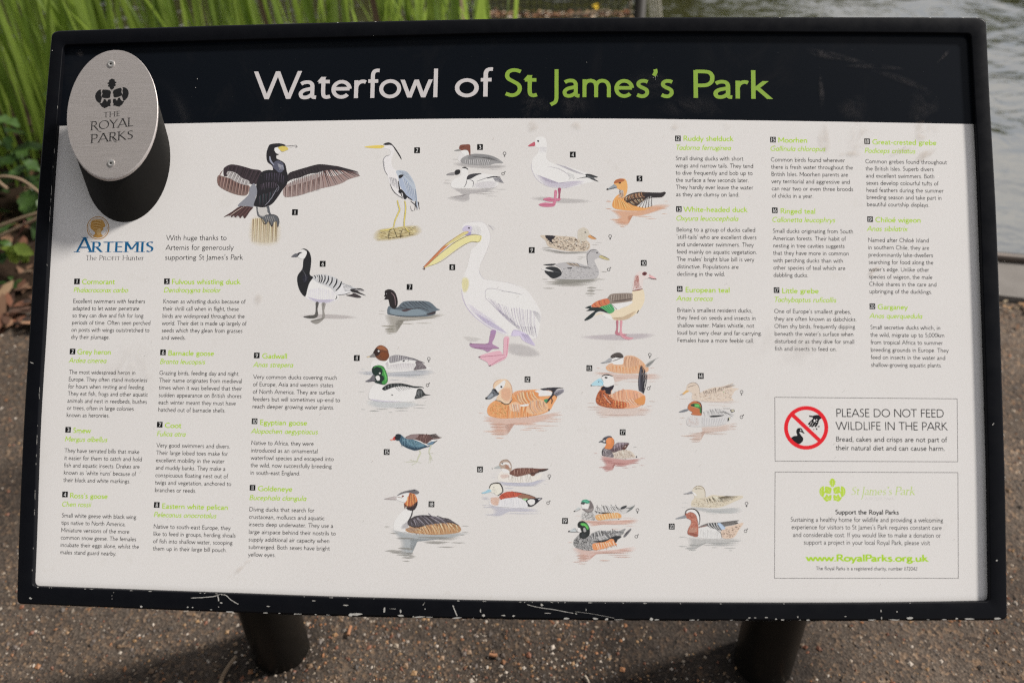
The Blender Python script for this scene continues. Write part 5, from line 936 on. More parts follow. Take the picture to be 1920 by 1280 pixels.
b.p('b1442a', '600,870 640,810 740,765 860,758 1000,775 1060,810 960,860 840,880 680,900 640,925'); b.fan(['d05a32', '8a2f1e', 'c04a2a'], 14, '620,850 740,780 960,780', '650,900 800,880 1000,840', 18, 8, 1, .4, .08); b.p('90614a', '960,860 1060,805 1200,820 1330,890 1200,900 1100,900 1020,890'); b.l('3a2a28', 12, '860,758 1050,790 1240,840 1340,885'); b.p('8dbf8a', '1050,900 1190,900 1150,940 1110,935')
b.p('24222a', '1130,945 1200,895 1330,890 1400,880 1465,890 1420,930 1330,1010 1250,1055 1170,1050 1165,1000'); b.p('dcd9d8', '1160,950 1200,915 1290,915 1315,960 1290,1010 1220,1030 1180,990'); b.p('b9b7bd', '1370,910 1420,890 1440,895 1390,930', 1)
b.build('painted pair of small ducks, male with red back and black ringed head')
# 17 little grebe
b = Bird(1090, 790, 12.8)
b.wash('c48f88', '500,830 760,870 1100,910 1380,890 1300,980 1050,1060 760,1050 760,1150 620,1180 520,1110 580,1040 530,930', .85); b.water('b87f78', '400,760,1100,34 520,760,1145,30 560,660,1190,16 430,600,905,16 480,800,940,30 520,900,985,36 700,1150,1010,40 780,1100,1065,26 960,1150,1108,12 1150,1400,995,20 1200,1400,940,14 1400,1540,880,14 1390,1510,1048,10 290,400,760,12 1210,1320,1085,8')
b.p('c6b9a9', '760,700 900,660 1060,680 1180,700 1260,780 1300,860 1100,880 860,880 740,850'); b.fan(['8f7f6e', 'd9cfc0', 'a89682'], 9, '780,740 950,690 1180,720', '800,860 1000,880 1260,860', 34, 9, 2, .4, .05); b.spk(['8b6a5c', 'c8b8a6'], 60, 8, '760,780 900,760 1240,800 1240,860 820,870', 4, 20)
b.p('5d4a4e', '680,680 760,600 840,520 920,500 1140,510 1120,580 1050,670 920,690 820,735 740,730'); b.p('8e8189', '800,580 870,515 1000,505 1120,525 1000,550 900,590 780,660'); b.fan(['3c2a2a', '7d6a70', 'a8929a'], 14, '760,640 880,540 1080,520', '760,720 920,680 1060,620', 14, 8, 1); b.p('57362e', '980,640 1040,570 1110,550 1100,610 1050,670 1000,670'); b.p('b9a8a0', '1030,600 1070,580 1080,600 1040,615', 1)
b.p('6d6468', '500,800 500,720 520,650 580,600 660,650 740,740 780,850 650,845 560,830'); b.spk(['b3abab', '3a3236', '8d8386'], 120, 10, '510,790 520,660 600,640 680,700 750,790 740,850 560,825', 2.5, 70); b.l('25222a', 22, '505,810 505,720 525,650')
b.p('cf7830', '560,620 600,540 580,500 620,410 680,375 740,385 785,440 790,520 760,600 700,660 590,650'); b.p('dd8038', '620,520 610,440 650,400 700,400 720,470 690,540'); b.wash('e09a5a', '720,400 770,440 770,540 720,600 740,500', .8); b.p('45424a', '505,425 560,370 640,340 700,345 740,380 660,385 600,420 590,480 600,520 560,510 545,440'); b.l('8b8a90', 14, '560,380 640,350 700,360'); b.p('56585e', '415,498 470,455 540,445 580,500 560,520 480,495'); b.p('e8e5e0', '530,455 570,445 580,470 550,490 525,475', 1); b.p('34303a', '1310,850 1328,815 1345,855 1325,865', 1); b.l('4a2c24', 10, '785,440 790,530 750,610'); b.l('8d8c84', 10, '1250,620 1330,600')
b.build('painted small grebe with orange cheeks and neck')
# 18 great crested grebe
b = Bird(690, 900, 8)
b.wash('a6abac', '390,750 700,800 1390,790 1380,830 1100,880 700,880 640,900 640,1000 660,1100 560,1130 500,1060 510,950 470,860', .85)
b.water('8f8c84', '240,560,1060,30 320,640,1085,26 420,700,1120,26 500,700,1160,24 510,640,1210,14 560,680,1030,30 560,690,1095,26 440,640,1020,26 600,730,1140,20 410,720,870,26 700,1390,860,24 820,1250,925,24 850,1190,945,16 1240,1470,935,14 1040,1310,1000,14 1000,1340,885,18 240,340,690,6 240,340,705,6 320,460,795,14 1400,1520,685,10 1400,1520,775,8 1380,1450,820,10')
b.p('dbd7d4', '385,740 390,640 430,560 500,480 560,440 660,450 650,540 600,620 580,700 620,770 500,770 400,750'); b.wash('9a969a', '500,690 600,600 640,560 600,700 520,730', .8)
b.p('b08252', '560,740 640,700 900,640 1130,630 1300,640 1390,710 1380,770 1250,800 1000,815 800,800 620,780'); b.fan(['8a5a30', 'dab486', 'c08e56', '6b4426', 'e3c79c'], 11, '620,720 850,680 1100,640 1320,660', '700,780 950,795 1180,790 1380,740', 56, 9, 2, .3, -.05); b.wash('a89080', '560,720 680,700 780,740 640,770', .8)
b.p('4a4346', '590,640 620,590 700,540 820,522 960,530 1080,560 1200,570 1300,630 1370,680 1250,640 1100,640 950,660 760,690 640,690'); b.fan(['2c272c', '77707a', '5a5258', '8d868e'], 12, '640,620 800,540 1050,560', '660,690 860,680 1260,640', 34, 9, 2, .35, -.04); b.l('26222a', 14, '600,660 700,700 850,680'); b.l('35303a', 12, '640,600 700,545 830,525 960,535')
b.l('2e2a2e', 20, '670,450 650,530 600,620', .6); b.p('e2dcd5', '400,260 460,210 560,190 640,195 640,260 560,330 430,290'); b.p('c66a2c', '560,330 610,250 620,190 690,200 735,270 742,350 700,430 600,440 580,390 545,345'); b.fan(['d98a3c', 'b0522a', 'e0a050', '7a3424'], 12, '600,240 640,200 710,230', '580,400 660,420 730,370', 22, 8, 1); b.p('2a2226', '575,410 600,440 660,455 710,430 742,360 740,310 700,370 640,400'); b.fan('3a2a2c', 9, '570,380 650,380 730,320', '590,445 650,450 720,410', 14, 8); b.p('6b3a26', '540,340 575,370 555,430 545,400', 1)
b.p('6b686c', '435,232 480,190 560,160 660,140 710,138 770,175 745,205 680,200 620,185 540,195'); b.p('3f3b40', '650,150 705,138 720,150 680,160', 1); b.fan('4a464c', 8, '600,160 680,150', '690,200 760,190', 5); b.l('7d5a4a', 7, '380,260 430,245 500,260 535,235'); b.p('7a3024', '505,238 522,222 542,232 528,248', 2); b.p('b3a9a6', '240,278 330,258 400,240 430,270 420,292 330,285'); b.l('7d6f6c', 6, '245,280 330,285 420,290'); b.l('7d6f6c', 5, '245,277 330,258 410,242')
b.build('painted crested grebe with orange ruff and grey crown')
# 19 chiloe wigeon pair
b = Bird(1040, 920, 9.1429)
b.wash('d5ad9c', '460,490 700,510 1150,500 1380,490 1300,560 900,570 640,600 600,560 480,510', .8); b.water('cda392', '520,1000,540,26 640,1300,570,14 1100,1390,520,16 1200,1380,600,8 960,1140,650,8 1100,1400,460,8 340,460,425,6')
b.p('bdbab6', '455,470 460,400 500,340 600,350 670,320 800,270 960,250 1080,270 1200,280 1380,238 1250,370 1150,400 1140,470 1000,500 700,510 500,500'); b.fan(['6b6663', 'd6d3cf', '3f3b3a'], 9, '690,310 850,255 1100,280', '700,370 900,390 1190,320', 36, 9, 2, .3, .04); b.spk(['37342f', 'd9d6d2'], 60, 8, '690,340 800,320 850,380 700,380', 2.5, 30)
b.fan(['2b292a', '45413f'], 13, '750,370 900,370', '860,395 1080,380', 8, 6); b.p('34363a', '1150,270 1240,248 1200,300 1130,310'); b.p('6d7270', '1230,365 1290,300 1380,238 1340,300 1290,340'); b.l('3a3c3e', 12, '1190,285 1290,290 1330,270')
b.p('d59a52', '700,420 800,395 1000,375 1090,375 1145,420 1120,465 960,470 800,500 720,490'); b.fan(['e0ae6c', 'c88a40', 'e6cba6'], 11, '720,430 900,395 1110,400', '760,500 900,490 1130,460', 26, 8, 1); b.spk(['7d7a76', '55524f', 'd4d1cc'], 170, 6, '465,470 470,400 520,360 640,360 680,420 690,500 520,490', 3, 70)
b.p('6f6665', '500,330 470,310 560,300 600,240 590,170 620,170 660,240 670,310 620,365 540,360'); b.p('8d8481', '520,320 600,310 660,290 640,340 560,350'); b.p('d6d2ce', '460,230 500,225 560,230 580,280 560,310 470,290'); b.p('2e8f6f', '460,190 480,155 540,145 590,165 600,200 560,215 520,205'); b.p('3f4446', '450,200 480,190 520,195 505,230 460,225'); b.l('55bf98', 12, '490,175 540,170 570,190'); b.p('3a3836', '325,345 345,332 360,348 335,360', 1); b.l('6b6765', 6, '345,350 400,335 455,305'); b.p('b3b8b6', '350,335 400,280 440,290 440,305'); b.p('3a3836', '1090,480 1100,470 1110,488 1098,492', 1)
b.wash('d3a797', '340,970 600,1020 1100,1000 1310,960 1300,1040 900,1070 640,1100 600,1180 420,1190 440,1110 380,1060', .85); b.water('ca9e8c', '350,620,1110,34 380,600,1150,34 400,590,1195,22 300,480,1215,12 400,560,1245,10 600,1320,1060,22 1000,1340,1130,16 760,960,1190,16 1100,1360,1020,20 220,320,880,8 900,1320,1095,12')
b.p('8d8c8a', '325,910 330,850 380,780 440,740 600,760 640,720 760,680 900,680 1080,690 1220,640 1150,750 1080,830 1040,890 800,900 660,1010 500,1010 370,970'); b.fan(['2f2f31', 'd6d5d2', '55555a', '1f1f22'], 10, '620,760 800,690 1100,690', '640,850 860,870 1200,700', 44, 9, 2, .3, .05); b.p('26282b', '660,860 780,850 900,820 1040,770 1150,780 1060,840 960,850 860,880 720,880'); b.fan('c9c8c6', 6, '700,790 850,760', '790,860 960,820', 8, 6); b.fan(['2b2c30', 'b9b8b6'], 9, '900,720 1050,740', '1190,700 1180,740', 8); b.p('26282b', '1030,830 1080,830 1050,885 1025,870')
b.p('6d6b6d', '1180,780 1230,700 1300,642 1315,660 1280,710 1220,780'); b.fan('3f3e42', 8, '1190,770 1230,710', '1240,740 1310,655', 4); b.p('d7874a', '640,920 700,890 860,870 960,820 1010,830 1030,880 1070,920 960,940 860,980 720,1010 660,1000'); b.fan(['e09a56', 'c9743a', 'ead0b4'], 12, '680,910 860,880 1010,850', '720,1010 900,980 1060,940', 26, 8, 1)
b.spk(['4a4846', 'd9d7d4', '2f2d2d', '8a8886'], 300, 7, '332,920 340,840 420,780 560,820 640,860 650,1010 500,1010 380,970', 3.4, 65)
b.p('1d2322', '400,600 400,550 440,515 500,515 560,560 600,640 600,740 560,790 500,820 430,790 430,720 470,690 420,640'); b.p('3aa03a', '440,560 480,545 540,560 580,610 580,655 550,655 520,600 470,595'); b.l('66cf4c', 12, '450,575 510,580 560,630'); b.p('9b9a97', '490,640 520,630 540,690 500,700'); b.p('d6d2cd', '400,630 440,640 440,700 390,690'); b.wash('4b4f50', '440,740 520,720 540,790 470,800', .7); b.p('2b2a2b', '230,690 250,675 262,692 245,705', 1); b.l('45474a', 6, '250,700 340,700 430,700'); b.p('b3b9b9', '255,688 320,640 360,645 370,695'); b.l('45474a', 7, '345,630 365,665 385,695'); b.p('2b2a2b', '320,655 332,648 334,660', 1)
b.build('painted pair of ducks with green heads and scalloped backs')
# 20 garganey pair
b = Bird(1230, 900, 9.1429)
b.wash('b5b7b5', '640,460 1000,490 1400,470 1380,560 1000,560 700,510', .7); b.water('adb0ae', '430,580,385,6 430,560,465,6 800,1420,555,10 900,1060,580,6 860,1250,530,16')
b.p('c6baa2', '605,440 610,360 660,300 650,260 620,170 680,110 740,92 810,120 845,190 845,290 960,250 1100,262 1250,270 1400,265 1490,268 1470,310 1330,370 1200,430 1050,470 800,465 660,455'); b.spk(['8d7d62', 'd8cfbb', 'b3a284', '6b5c48'], 220, 7, '620,430 640,340 780,320 900,280 1200,290 1400,280 1300,360 1180,430 1000,460 700,450', 2.8, 0); b.fan(['3f3a2c', '6b6048', 'd9cfb4'], 15, '850,320 960,290 1080,290', '860,380 1000,370 1200,380', 14, 9, 1); b.fan(['4a4236', '77694e'], 10, '1080,290 1200,270', '1200,370 1420,270', 10, 9)
b.p('c8bfac', '620,180 680,115 740,98 800,120 835,190 835,280 800,300 680,300 660,240 630,210'); b.l('857456', 12, '640,140 700,100 780,105 835,170 845,290'); b.l('857456', 11, '660,145 740,140 800,150'); b.p('34301f', '670,142 690,135 705,145 688,152', 2); b.p('8d8d90', '465,232 540,212 600,188 640,200 640,222 560,232'); b.l('3d3c3e', 5, '470,235 560,232 640,218'); b.p('d9d4cc', '620,200 660,210 700,260 660,260 640,230')
b.wash('aaaba8', '560,980 760,1000 1120,1000 1360,1000 1400,1050 1100,1100 800,1080 720,1120 640,1190 540,1160 580,1090', .85); b.water('a3a4a1', '380,540,1130,18 490,720,1165,26 550,700,1195,18 560,740,1110,26 800,1400,1110,24 900,1420,1080,20 940,1070,1150,10 1160,1380,1160,14 1240,1320,1200,8 1280,1460,1040,14 380,540,970,12')
b.p('cccac6', '715,960 720,830 860,790 1000,820 1080,870 1120,930 1125,990 900,1000 740,985'); b.fan(['a6a5a2', 'd9d8d5'], 6, '740,860 900,850 1080,890', '740,970 900,990 1110,990', 34, 7, 1.5); b.p('cbb29c', '1110,880 1200,800 1330,770 1500,725 1420,850 1330,980 1150,990'); b.spk(['6b5044', '95806e', '3f302a'], 80, 8, '1120,880 1220,820 1450,770 1400,860 1320,970 1150,980', 2.4, 0)
b.p('6f6b68', '730,800 860,740 960,725 1080,720 1240,700 1410,682 1400,700 1240,745 1420,725 1340,760 1190,790 1110,850 1000,830 900,780'); b.fan(['26292c', 'd3d5d6', '43474b'], 12, '870,740 950,730 1060,730', '940,820 1050,830 1140,870', 12, 8, 0, .4, .12); b.p('a5b9cf', '1050,740 1110,735 1190,820 1130,845 1085,790'); b.l('2c2c2e', 9, '1050,735 1120,850'); b.l('2c2c2e', 8, '1110,735 1190,825'); b.fan(['2f2c2c', '8a847e'], 12, '1120,740 1180,790', '1400,690 1390,740', 6, 7); b.p('2a2422', '1340,735 1400,722 1410,735 1360,750', 1); b.l('8b5a4c', 12, '720,810 820,790 880,770'); b.l('2b3238', 9, '1040,850 1110,900 1125,990')
b.p('a9604a', '500,590 530,555 600,545 660,575 700,640 720,760 725,800 715,960 620,950 545,915 550,840 600,740 595,680 520,640'); b.spk(['c07a60', '8a4534', 'cc9078'], 120, 9, '520,590 600,555 680,620 710,760 700,940 570,910 600,740 600,680', 2, 60, 8); b.wash('c9a58f', '570,830 660,800 700,860 640,900 570,890', .8); b.p('8a4a3a', '545,905 620,940 718,955 715,925 640,900', 2); b.p('e2dfda', '520,545 560,505 640,500 690,530 735,610 745,700 735,760 715,680 690,600 640,555 580,540 530,565'); b.l('2d2826', 18, '500,590 520,520 590,488 670,500 730,560 752,650 738,760', .5); b.p('86888c', '340,650 430,618 500,595 520,640 440,652 360,662'); b.p('34363a', '470,605 485,598 488,612', 1)
b.build('painted pair of ducks, male with white eyebrow stripe and brown neck')
# ------------------------------------------------------------------ ground, kerb, pond
def noise2(x, y, s=1.0):
    return (np.sin(x*3.1*s+1.3*np.sin(y*2.3*s))+np.sin(y*4.7*s+1.1*np.sin(x*3.7*s+2))+.5*np.sin((x+y)*9.1*s+1.7*np.sin(x*6.3*s)))/2.5
def hfield(name, x0, x1, y0, y1, nx, ny, fz, m, kind='structure'):
    X, Y = np.meshgrid(np.linspace(x0, x1, nx+1), np.linspace(y0, y1, ny+1)); Z = fz(X, Y)
    V = np.stack([X.ravel(), Y.ravel(), Z.ravel()], 1); o = link(name, mesh(name, V, gridF(nx, ny), smooth=True), m); return tag(o, kind=kind)
m_path = mat('worn_tarmac', (.1, .09, .08), .85, 0, .25); n = NT(m_path); co = n.coord()
v1 = n.n('ShaderNodeTexVoronoi'); v1.inputs['Scale'].default_value = 150; n.k(co, v1.inputs['Vector'])
v2 = n.n('ShaderNodeTexVoronoi'); v2.inputs['Scale'].default_value = 340; n.k(co, v2.inputs['Vector'])
grit = n.ramp(v1.outputs['Color'], [(0, (.030, .026, .024)), (.45, (.060, .051, .046)), (.62, (.10, .080, .066)), (.8, (.16, .118, .085)), (1, (.21, .185, .16))])
grit2 = n.ramp(v2.outputs['Color'], [(0, (.038, .034, .031)), (.6, (.080, .070, .063)), (1, (.145, .127, .112))])
base = n.mix(n.ramp(n.noise(45, 5, .6, co), [(.42, (0, 0, 0)), (.58, (1, 1, 1))]), grit2, grit)
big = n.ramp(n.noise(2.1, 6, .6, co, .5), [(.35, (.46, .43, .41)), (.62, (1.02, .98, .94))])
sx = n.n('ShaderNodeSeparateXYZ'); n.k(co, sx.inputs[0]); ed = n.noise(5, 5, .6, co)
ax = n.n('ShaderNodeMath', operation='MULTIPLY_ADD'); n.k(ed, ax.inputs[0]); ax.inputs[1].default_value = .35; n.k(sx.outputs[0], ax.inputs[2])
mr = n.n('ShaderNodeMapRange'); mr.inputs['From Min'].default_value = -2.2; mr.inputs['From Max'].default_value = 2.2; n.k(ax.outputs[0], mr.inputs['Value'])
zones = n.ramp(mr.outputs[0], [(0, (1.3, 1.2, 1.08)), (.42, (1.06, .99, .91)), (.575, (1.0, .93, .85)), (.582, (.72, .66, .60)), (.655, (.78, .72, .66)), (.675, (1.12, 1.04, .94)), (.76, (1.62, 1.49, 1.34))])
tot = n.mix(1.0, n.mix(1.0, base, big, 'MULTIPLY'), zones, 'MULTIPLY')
for (qx, qy) in (POSTL, POSTR):                                       # shade painted into the tarmac colour round the foot of each post
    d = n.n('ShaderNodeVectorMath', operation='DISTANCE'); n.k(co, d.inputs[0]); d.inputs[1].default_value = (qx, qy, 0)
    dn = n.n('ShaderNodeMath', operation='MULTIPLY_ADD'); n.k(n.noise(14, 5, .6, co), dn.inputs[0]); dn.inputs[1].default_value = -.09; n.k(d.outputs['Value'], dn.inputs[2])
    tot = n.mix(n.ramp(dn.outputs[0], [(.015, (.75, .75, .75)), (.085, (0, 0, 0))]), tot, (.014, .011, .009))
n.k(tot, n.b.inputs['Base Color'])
hh = n.mix(.5, v1.outputs['Distance'], n.noise(260, 5, .65, co)); n.bump(hh, .8, .006)
def edgeY(x):                      # pond side edge of the kerb
    a, b_ = PG([(1875, 500)], 0)[0], PG([(1920, 504)], 0)[0]; return a[1]+(x-a[0])*(b_[1]-a[1])/(b_[0]-a[0])
def kerbY(x):
    a, b_ = PG([(1875, 562)], 0)[0], PG([(1920, 567)], 0)[0]; return a[1]+(x-a[0])*(b_[1]-a[1])/(b_[0]-a[0])
def path_z(X, Y): return .006*noise2(X, Y, 1.2)-.002
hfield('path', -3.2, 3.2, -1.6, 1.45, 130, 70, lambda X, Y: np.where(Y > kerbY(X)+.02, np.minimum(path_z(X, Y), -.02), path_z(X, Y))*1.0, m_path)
# wide ground all round, under the path sheet
V = [(-60, -60, -.03), (60, -60, -.03), (60, 1.2, -.03), (-60, 1.2, -.03)]
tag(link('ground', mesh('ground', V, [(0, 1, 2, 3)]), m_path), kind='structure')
m_conc = mat('kerb_concrete', (.3, .27, .24), .85, 0, .2); n = NT(m_conc); co = n.coord()
n.k(n.mix(n.noise(14, 8, .7, co), (.13, .118, .108), (.25, .232, .215)), n.b.inputs['Base Color']); n.bump(n.noise(180, 5, .6, co), .4, .003)
def prism(name, pts2, z0, z1, m, parent=None):
    n_ = len(pts2); V = [(x, y, z0) for x, y in pts2]+[(x, y, z1) for x, y in pts2]
    F = [tuple(range(n_))[::-1], tuple(range(n_, 2*n_))]+[(i, (i+1) % n_, n_+(i+1) % n_, n_+i) for i in range(n_)]
    return link(name, mesh(name, V, F), m, parent)
kr = empty('pond_kerb', (1.6, 1.4, 0), 'pale concrete kerb with dark metal edge, right of the board at the water', 'kerb')
xk = [.35, 1.62, 2.9, 5.5]
for i in range(3):
    a, b_ = xk[i]+.004, xk[i+1]-.004
    o = prism('kerb_stone', [(a, kerbY(a)), (b_, kerbY(b_)), (b_, edgeY(b_)), (a, edgeY(a))], -.4, .016+.001*i, m_conc, kr); o.location = (-1.6, -1.4, 0)
m_rail = mat('rail_metal', (.03, .026, .022), .5, .3); n = NT(m_rail); n.k(n.mix(n.noise(70, 5, .7, n.coord()), (.012, .011, .011), (.07, .045, .03)), n.b.inputs['Base Color'])
V, F = tube_vf([(.3, edgeY(.3)+.016, .022), (2.2, edgeY(2.2)+.016, .024), (5.5, edgeY(5.5)+.016, .022)], .017, 10)
o = link('edging_rail', mesh('edging_rail', V, F, smooth=True), m_rail, kr); o.location = (-1.6, -1.4, 0)
WZ = -.22
m_water = mat('pond_water', (.045, .047, .018), .02, 0, .5, IOR=1.6); n = NT(m_water); co = n.coord()
n.k(n.mix(n.noise(.9, 5, .6, co), (.030, .034, .012), (.075, .070, .030)), n.b.inputs['Base Color'])
w1 = n.noise(.85, 3, .45, n.coord(scale=(1, 1.3, 1)), 1.6); w2 = n.noise(6, 2, .5, n.coord(scale=(1, 1.4, 1)), 1.6)
x = n.n('ShaderNodeMath', operation='MULTIPLY'); x.inputs[1].default_value = .11; n.k(w2, x.inputs[0]); y = n.n('ShaderNodeMath', operation='ADD'); n.k(w1, y.inputs[0]); n.k(x.outputs[0], y.inputs[1])
n.bump(y.outputs[0], .60, .05)
gl = n.n('ShaderNodeBsdfGlossy'); gl.inputs['Color'].default_value = (.92, .92, .92, 1); gl.inputs['Roughness'].default_value = .02; mxw = n.n('ShaderNodeMixShader'); mxw.inputs[0].default_value = .42
n.k([l.from_socket for l in n.t.links if l.to_socket == n.b.inputs['Normal']][0], gl.inputs['Normal']); n.k(n.b.outputs[0], mxw.inputs[1]); n.k(gl.outputs[0], mxw.inputs[2]); n.k(mxw.outputs[0], n.t.nodes['Material Output'].inputs[0])
V = [(-40, 1.30, WZ), (40, 1.30, WZ), (40, 25, WZ), (-40, 25, WZ)]
tag(link('pond_water', mesh('pond_water', V, [(0, 1, 2, 3)]), m_water), kind='structure')
m_soil = mat('damp_soil', (.03, .02, .015), .95, 0, .1); n = NT(m_soil); co = n.coord()
n.k(n.mix(n.noise(35, 7, .7, co), (.010, .007, .005), (.06, .038, .025)), n.b.inputs['Base Color']); n.bump(n.noise(60, 7, .7, co), .8, .02)
hfield('bank', -9, .1, 1.2, 3.6, 120, 60, lambda X, Y: .02*noise2(X, Y, 3)+.03-np.clip((Y-2.9)/.6, 0, 1)*.45-np.clip((X+.35)/.3, 0, 1)*.4-.035*np.clip((1.32-Y)/.1, 0, 1), m_soil)
m_bank = mat('far_bank_grass', (.035, .05, .015), .9); 
hfield('far_bank', -60, 60, 24, 60, 20, 8, lambda X, Y: WZ-.1+np.clip((Y-24)/3, 0, 1)*.6+0*X, m_bank)

# ------------------------------------------------------------------ foliage
def leafmat(name, c0, c1, tr=.35, rough=.45):
    m = bpy.data.materials.new(name); m.use_nodes = True; n = NT(m)
    oi = n.n('ShaderNodeObjectInfo').outputs['Random']; at = n.noise(7, 4, .6, n.coord())
    f = n.mix(.5, at, oi); col = n.mix(n.ramp(f, [(.3, (0, 0, 0)), (.7, (1, 1, 1))]), c0, c1); n.k(col, n.b.inputs['Base Color']); n.b.inputs['Roughness'].default_value = rough
    t = n.n('ShaderNodeBsdfTranslucent'); mx = n.n('ShaderNodeMixShader'); mx.inputs[0].default_value = tr
    tcx = n.mix(.5, col, tuple(min(1, v*1.9) for v in c1)); n.k(tcx, t.inputs[0]); n.k(n.b.outputs[0], mx.inputs[1]); n.k(t.outputs[0], mx.inputs[2])
    n.k(mx.outputs[0], n.t.nodes['Material Output'].inputs[0]); return m
m_iris = leafmat('iris_leaf', (.085, .14, .018), (.25, .34, .06), .48)
m_dark = leafmat('weed_leaf', (.020, .048, .010), (.065, .13, .028), .32)
m_lime = leafmat('young_leaf', (.13, .20, .03), (.24, .32, .06), .4)
m_tree = leafmat('tree_leaf', (.025, .04, .010), (.055, .075, .018), .3)
m_dry = mat('dry_stalk', (.24, .17, .11), .8); m_red = mat('red_stem', (.13, .05, .035), .6)
m_lit = mat('dead_leaf', (.12, .06, .03), .85); n = NT(m_lit); n.k(n.attr().outputs['Color'], n.b.inputs['Base Color'])
def blade_mesh(i):
    r = random.Random(100+i); L_ = .85+.5*r.random(); w_ = .0075+.007*r.random(); bend = (.10+.5*r.random()**1.6); V = []; N_ = 12; side = r.uniform(-.12, .12); fold = .25
    x = z = 0; ang = r.uniform(0, .12)
    for k in range(N_+1):
        t = k/N_; ww = w_*min(1, .55+1.6*t)*(1-t**3.2)**.8+.0004; tw = side*t*t*3
        V += [(x, -ww*math.cos(tw), z+ww*math.sin(tw)), (x-ww*fold, 0, z), (x, ww*math.cos(tw), z-ww*math.sin(tw))]
        ang += bend*t*.24; x += math.sin(ang)*L_/N_; z += math.cos(ang)*L_/N_
    F = []
    for k in range(N_):
        for c in (0, 1): a = 3*k+c; F.append((a, a+1, a+4, a+3))
    return mesh('leaf', V, F, smooth=True)
BL = [blade_mesh(i) for i in range(10)]
for b_ in BL: b_.materials.append(m_iris)
BD = [b_.copy() for b_ in BL[:3]]
for b_ in BD: b_.materials.clear(); b_.materials.append(m_dry)
REEDL = 'clump of bright green sword-shaped leaves growing behind the top edge of the board'
def iris(px, py, n_, lean, sc=1.0, label=REEDL):
    c = empty('iris_plant', (px, py, 0), label, 'plant', 'clumps of sword-leaved plants along the bank')
    for i in range(n_):
        o = bpy.data.objects.new('leaf', BL[random.randrange(10)] if random.random() > .06 else BD[random.randrange(3)]); COL.objects.link(o); o.parent = c
        a = random.gauss(0, 1); o.location = (random.gauss(0, .07), random.gauss(0, .05), -.06)
        o.rotation_euler = (random.gauss(0, .09)+.04, random.gauss(lean, .12), random.choice((0, math.pi))+random.gauss(0, .8)); s_ = sc*random.uniform(.75, 1.15); o.scale = (s_, s_*random.uniform(.9, 1.3), s_)
for i in range(17):                                                     # far row
    x = -3.6+i*.205+random.uniform(-.05, .05); iris(x, 2.85+random.uniform(-.15, .25), 13, -.06)
for i in range(15):
    x = -3.1+i*.205+random.uniform(-.06, .06); iris(x, 2.35+random.uniform(-.15, .2), 13, -.10)
LBL = 'clump of sword-shaped leaves beside the left edge of the board'
for x, y, k in ((-2.42, 1.98, 9), (-2.15, 2.02, 9), (-1.92, 2.0, 9), (-1.72, 2.05, 8), (-2.7, 2.1, 8)): iris(x, y, k, -.16, .95, LBL)
def broad_leaf(i, serr=True):
    r = random.Random(i); L_, W_ = 1.0, .5; V = []; F = []; N_ = 8
    for k in range(N_+1):
        t = k/N_; w_ = W_*math.sin(math.pi*t**.75)**.9*.5*(1+(.12 if k % 2 else -.1))+.004; z = -.25*t*t+.06*r.uniform(-1, 1)
        V += [(t*L_, -w_, z+.10*w_), (t*L_, 0, z-.03), (t*L_, w_, z+.10*w_)]
    for k in range(N_):
        for c in (0, 1): a = 3*k+c; F.append((a, a+1, a+4, a+3))
    return mesh('leaf', V, F, smooth=True)
WL = [broad_leaf(i) for i in range(5)]
for b_ in WL: b_.materials.append(m_dark)
LL = [broad_leaf(20+i) for i in range(3)]
for b_ in LL: b_.materials.append(m_lime)
def weed(px, py, h, n_, ls, label, lean=(0, 0), leaves=WL, name='weed_plant', cat='plant', group='leafy weeds beside the left edge of the board'):
    c = empty(name, (px, py, 0), label, cat, group)
    V, F = tube_vf([(0, 0, -.03), (lean[0]*.4, lean[1]*.4, h*.5), (lean[0], lean[1], h)], [.004, .003, .0015], 6)
    link('stem', mesh('stem', V, F, smooth=True), m_red if leaves is LL else m_dark, c)
    for i in range(n_):
        t = .15+.85*i/n_; a = i*2.4+random.uniform(-.3, .3); o = bpy.data.objects.new('leaf', random.choice(leaves)); COL.objects.link(o); o.parent = c
        o.location = (lean[0]*t*t, lean[1]*t*t, h*t); o.rotation_euler = (random.uniform(-.3, .3), random.uniform(-.45, .35), a); s_ = ls*random.uniform(.7, 1.2)*(1.1-.4*t); o.scale = (s_, s_, s_)
WLB = 'dark green leafy weed growing beside the left edge of the board'
for x, y, h, k, ls in ((-2.05, 1.78, .42, 16, .12), (-1.86, 1.72, .34, 14, .11), (-2.25, 1.72, .36, 14, .12), (-1.72, 1.80, .44, 16, .12), (-2.0, 1.60, .22, 12, .10), (-1.80, 1.56, .2, 12, .09), (-2.2, 1.55, .2, 12, .10), (-1.62, 1.68, .3, 14, .10), (-2.4, 1.85, .5, 16, .13), (-1.92, 1.88, .52, 18, .12), (-1.68, 1.5, .16, 9, .08), (-1.5, 1.9, .5, 14, .12), (-2.15, 1.9, .55, 16, .12)): weed(x, y, h, k, ls, WLB)
weed(-1.60, 1.36, .05, 7, .05, 'low green seedling in the leaf litter below the dangling lime sprig', group=None)
weed(-1.74, 1.33, .05, 6, .045, 'small green seedling at the far left edge of the leaf litter', group=None)
weed(-1.90, 3.05, 1.5, 60, .07, 'tall small-leaved shrub behind the sword-shaped leaves', (.1, 0), WL, 'shrub', 'shrub', 'shrubs at the water behind the board')
weed(-1.30, 3.0, 1.3, 60, .07, 'tall small-leaved shrub behind the sword-shaped leaves', (-.1, 0), LL, 'shrub', 'shrub', 'shrubs at the water behind the board')
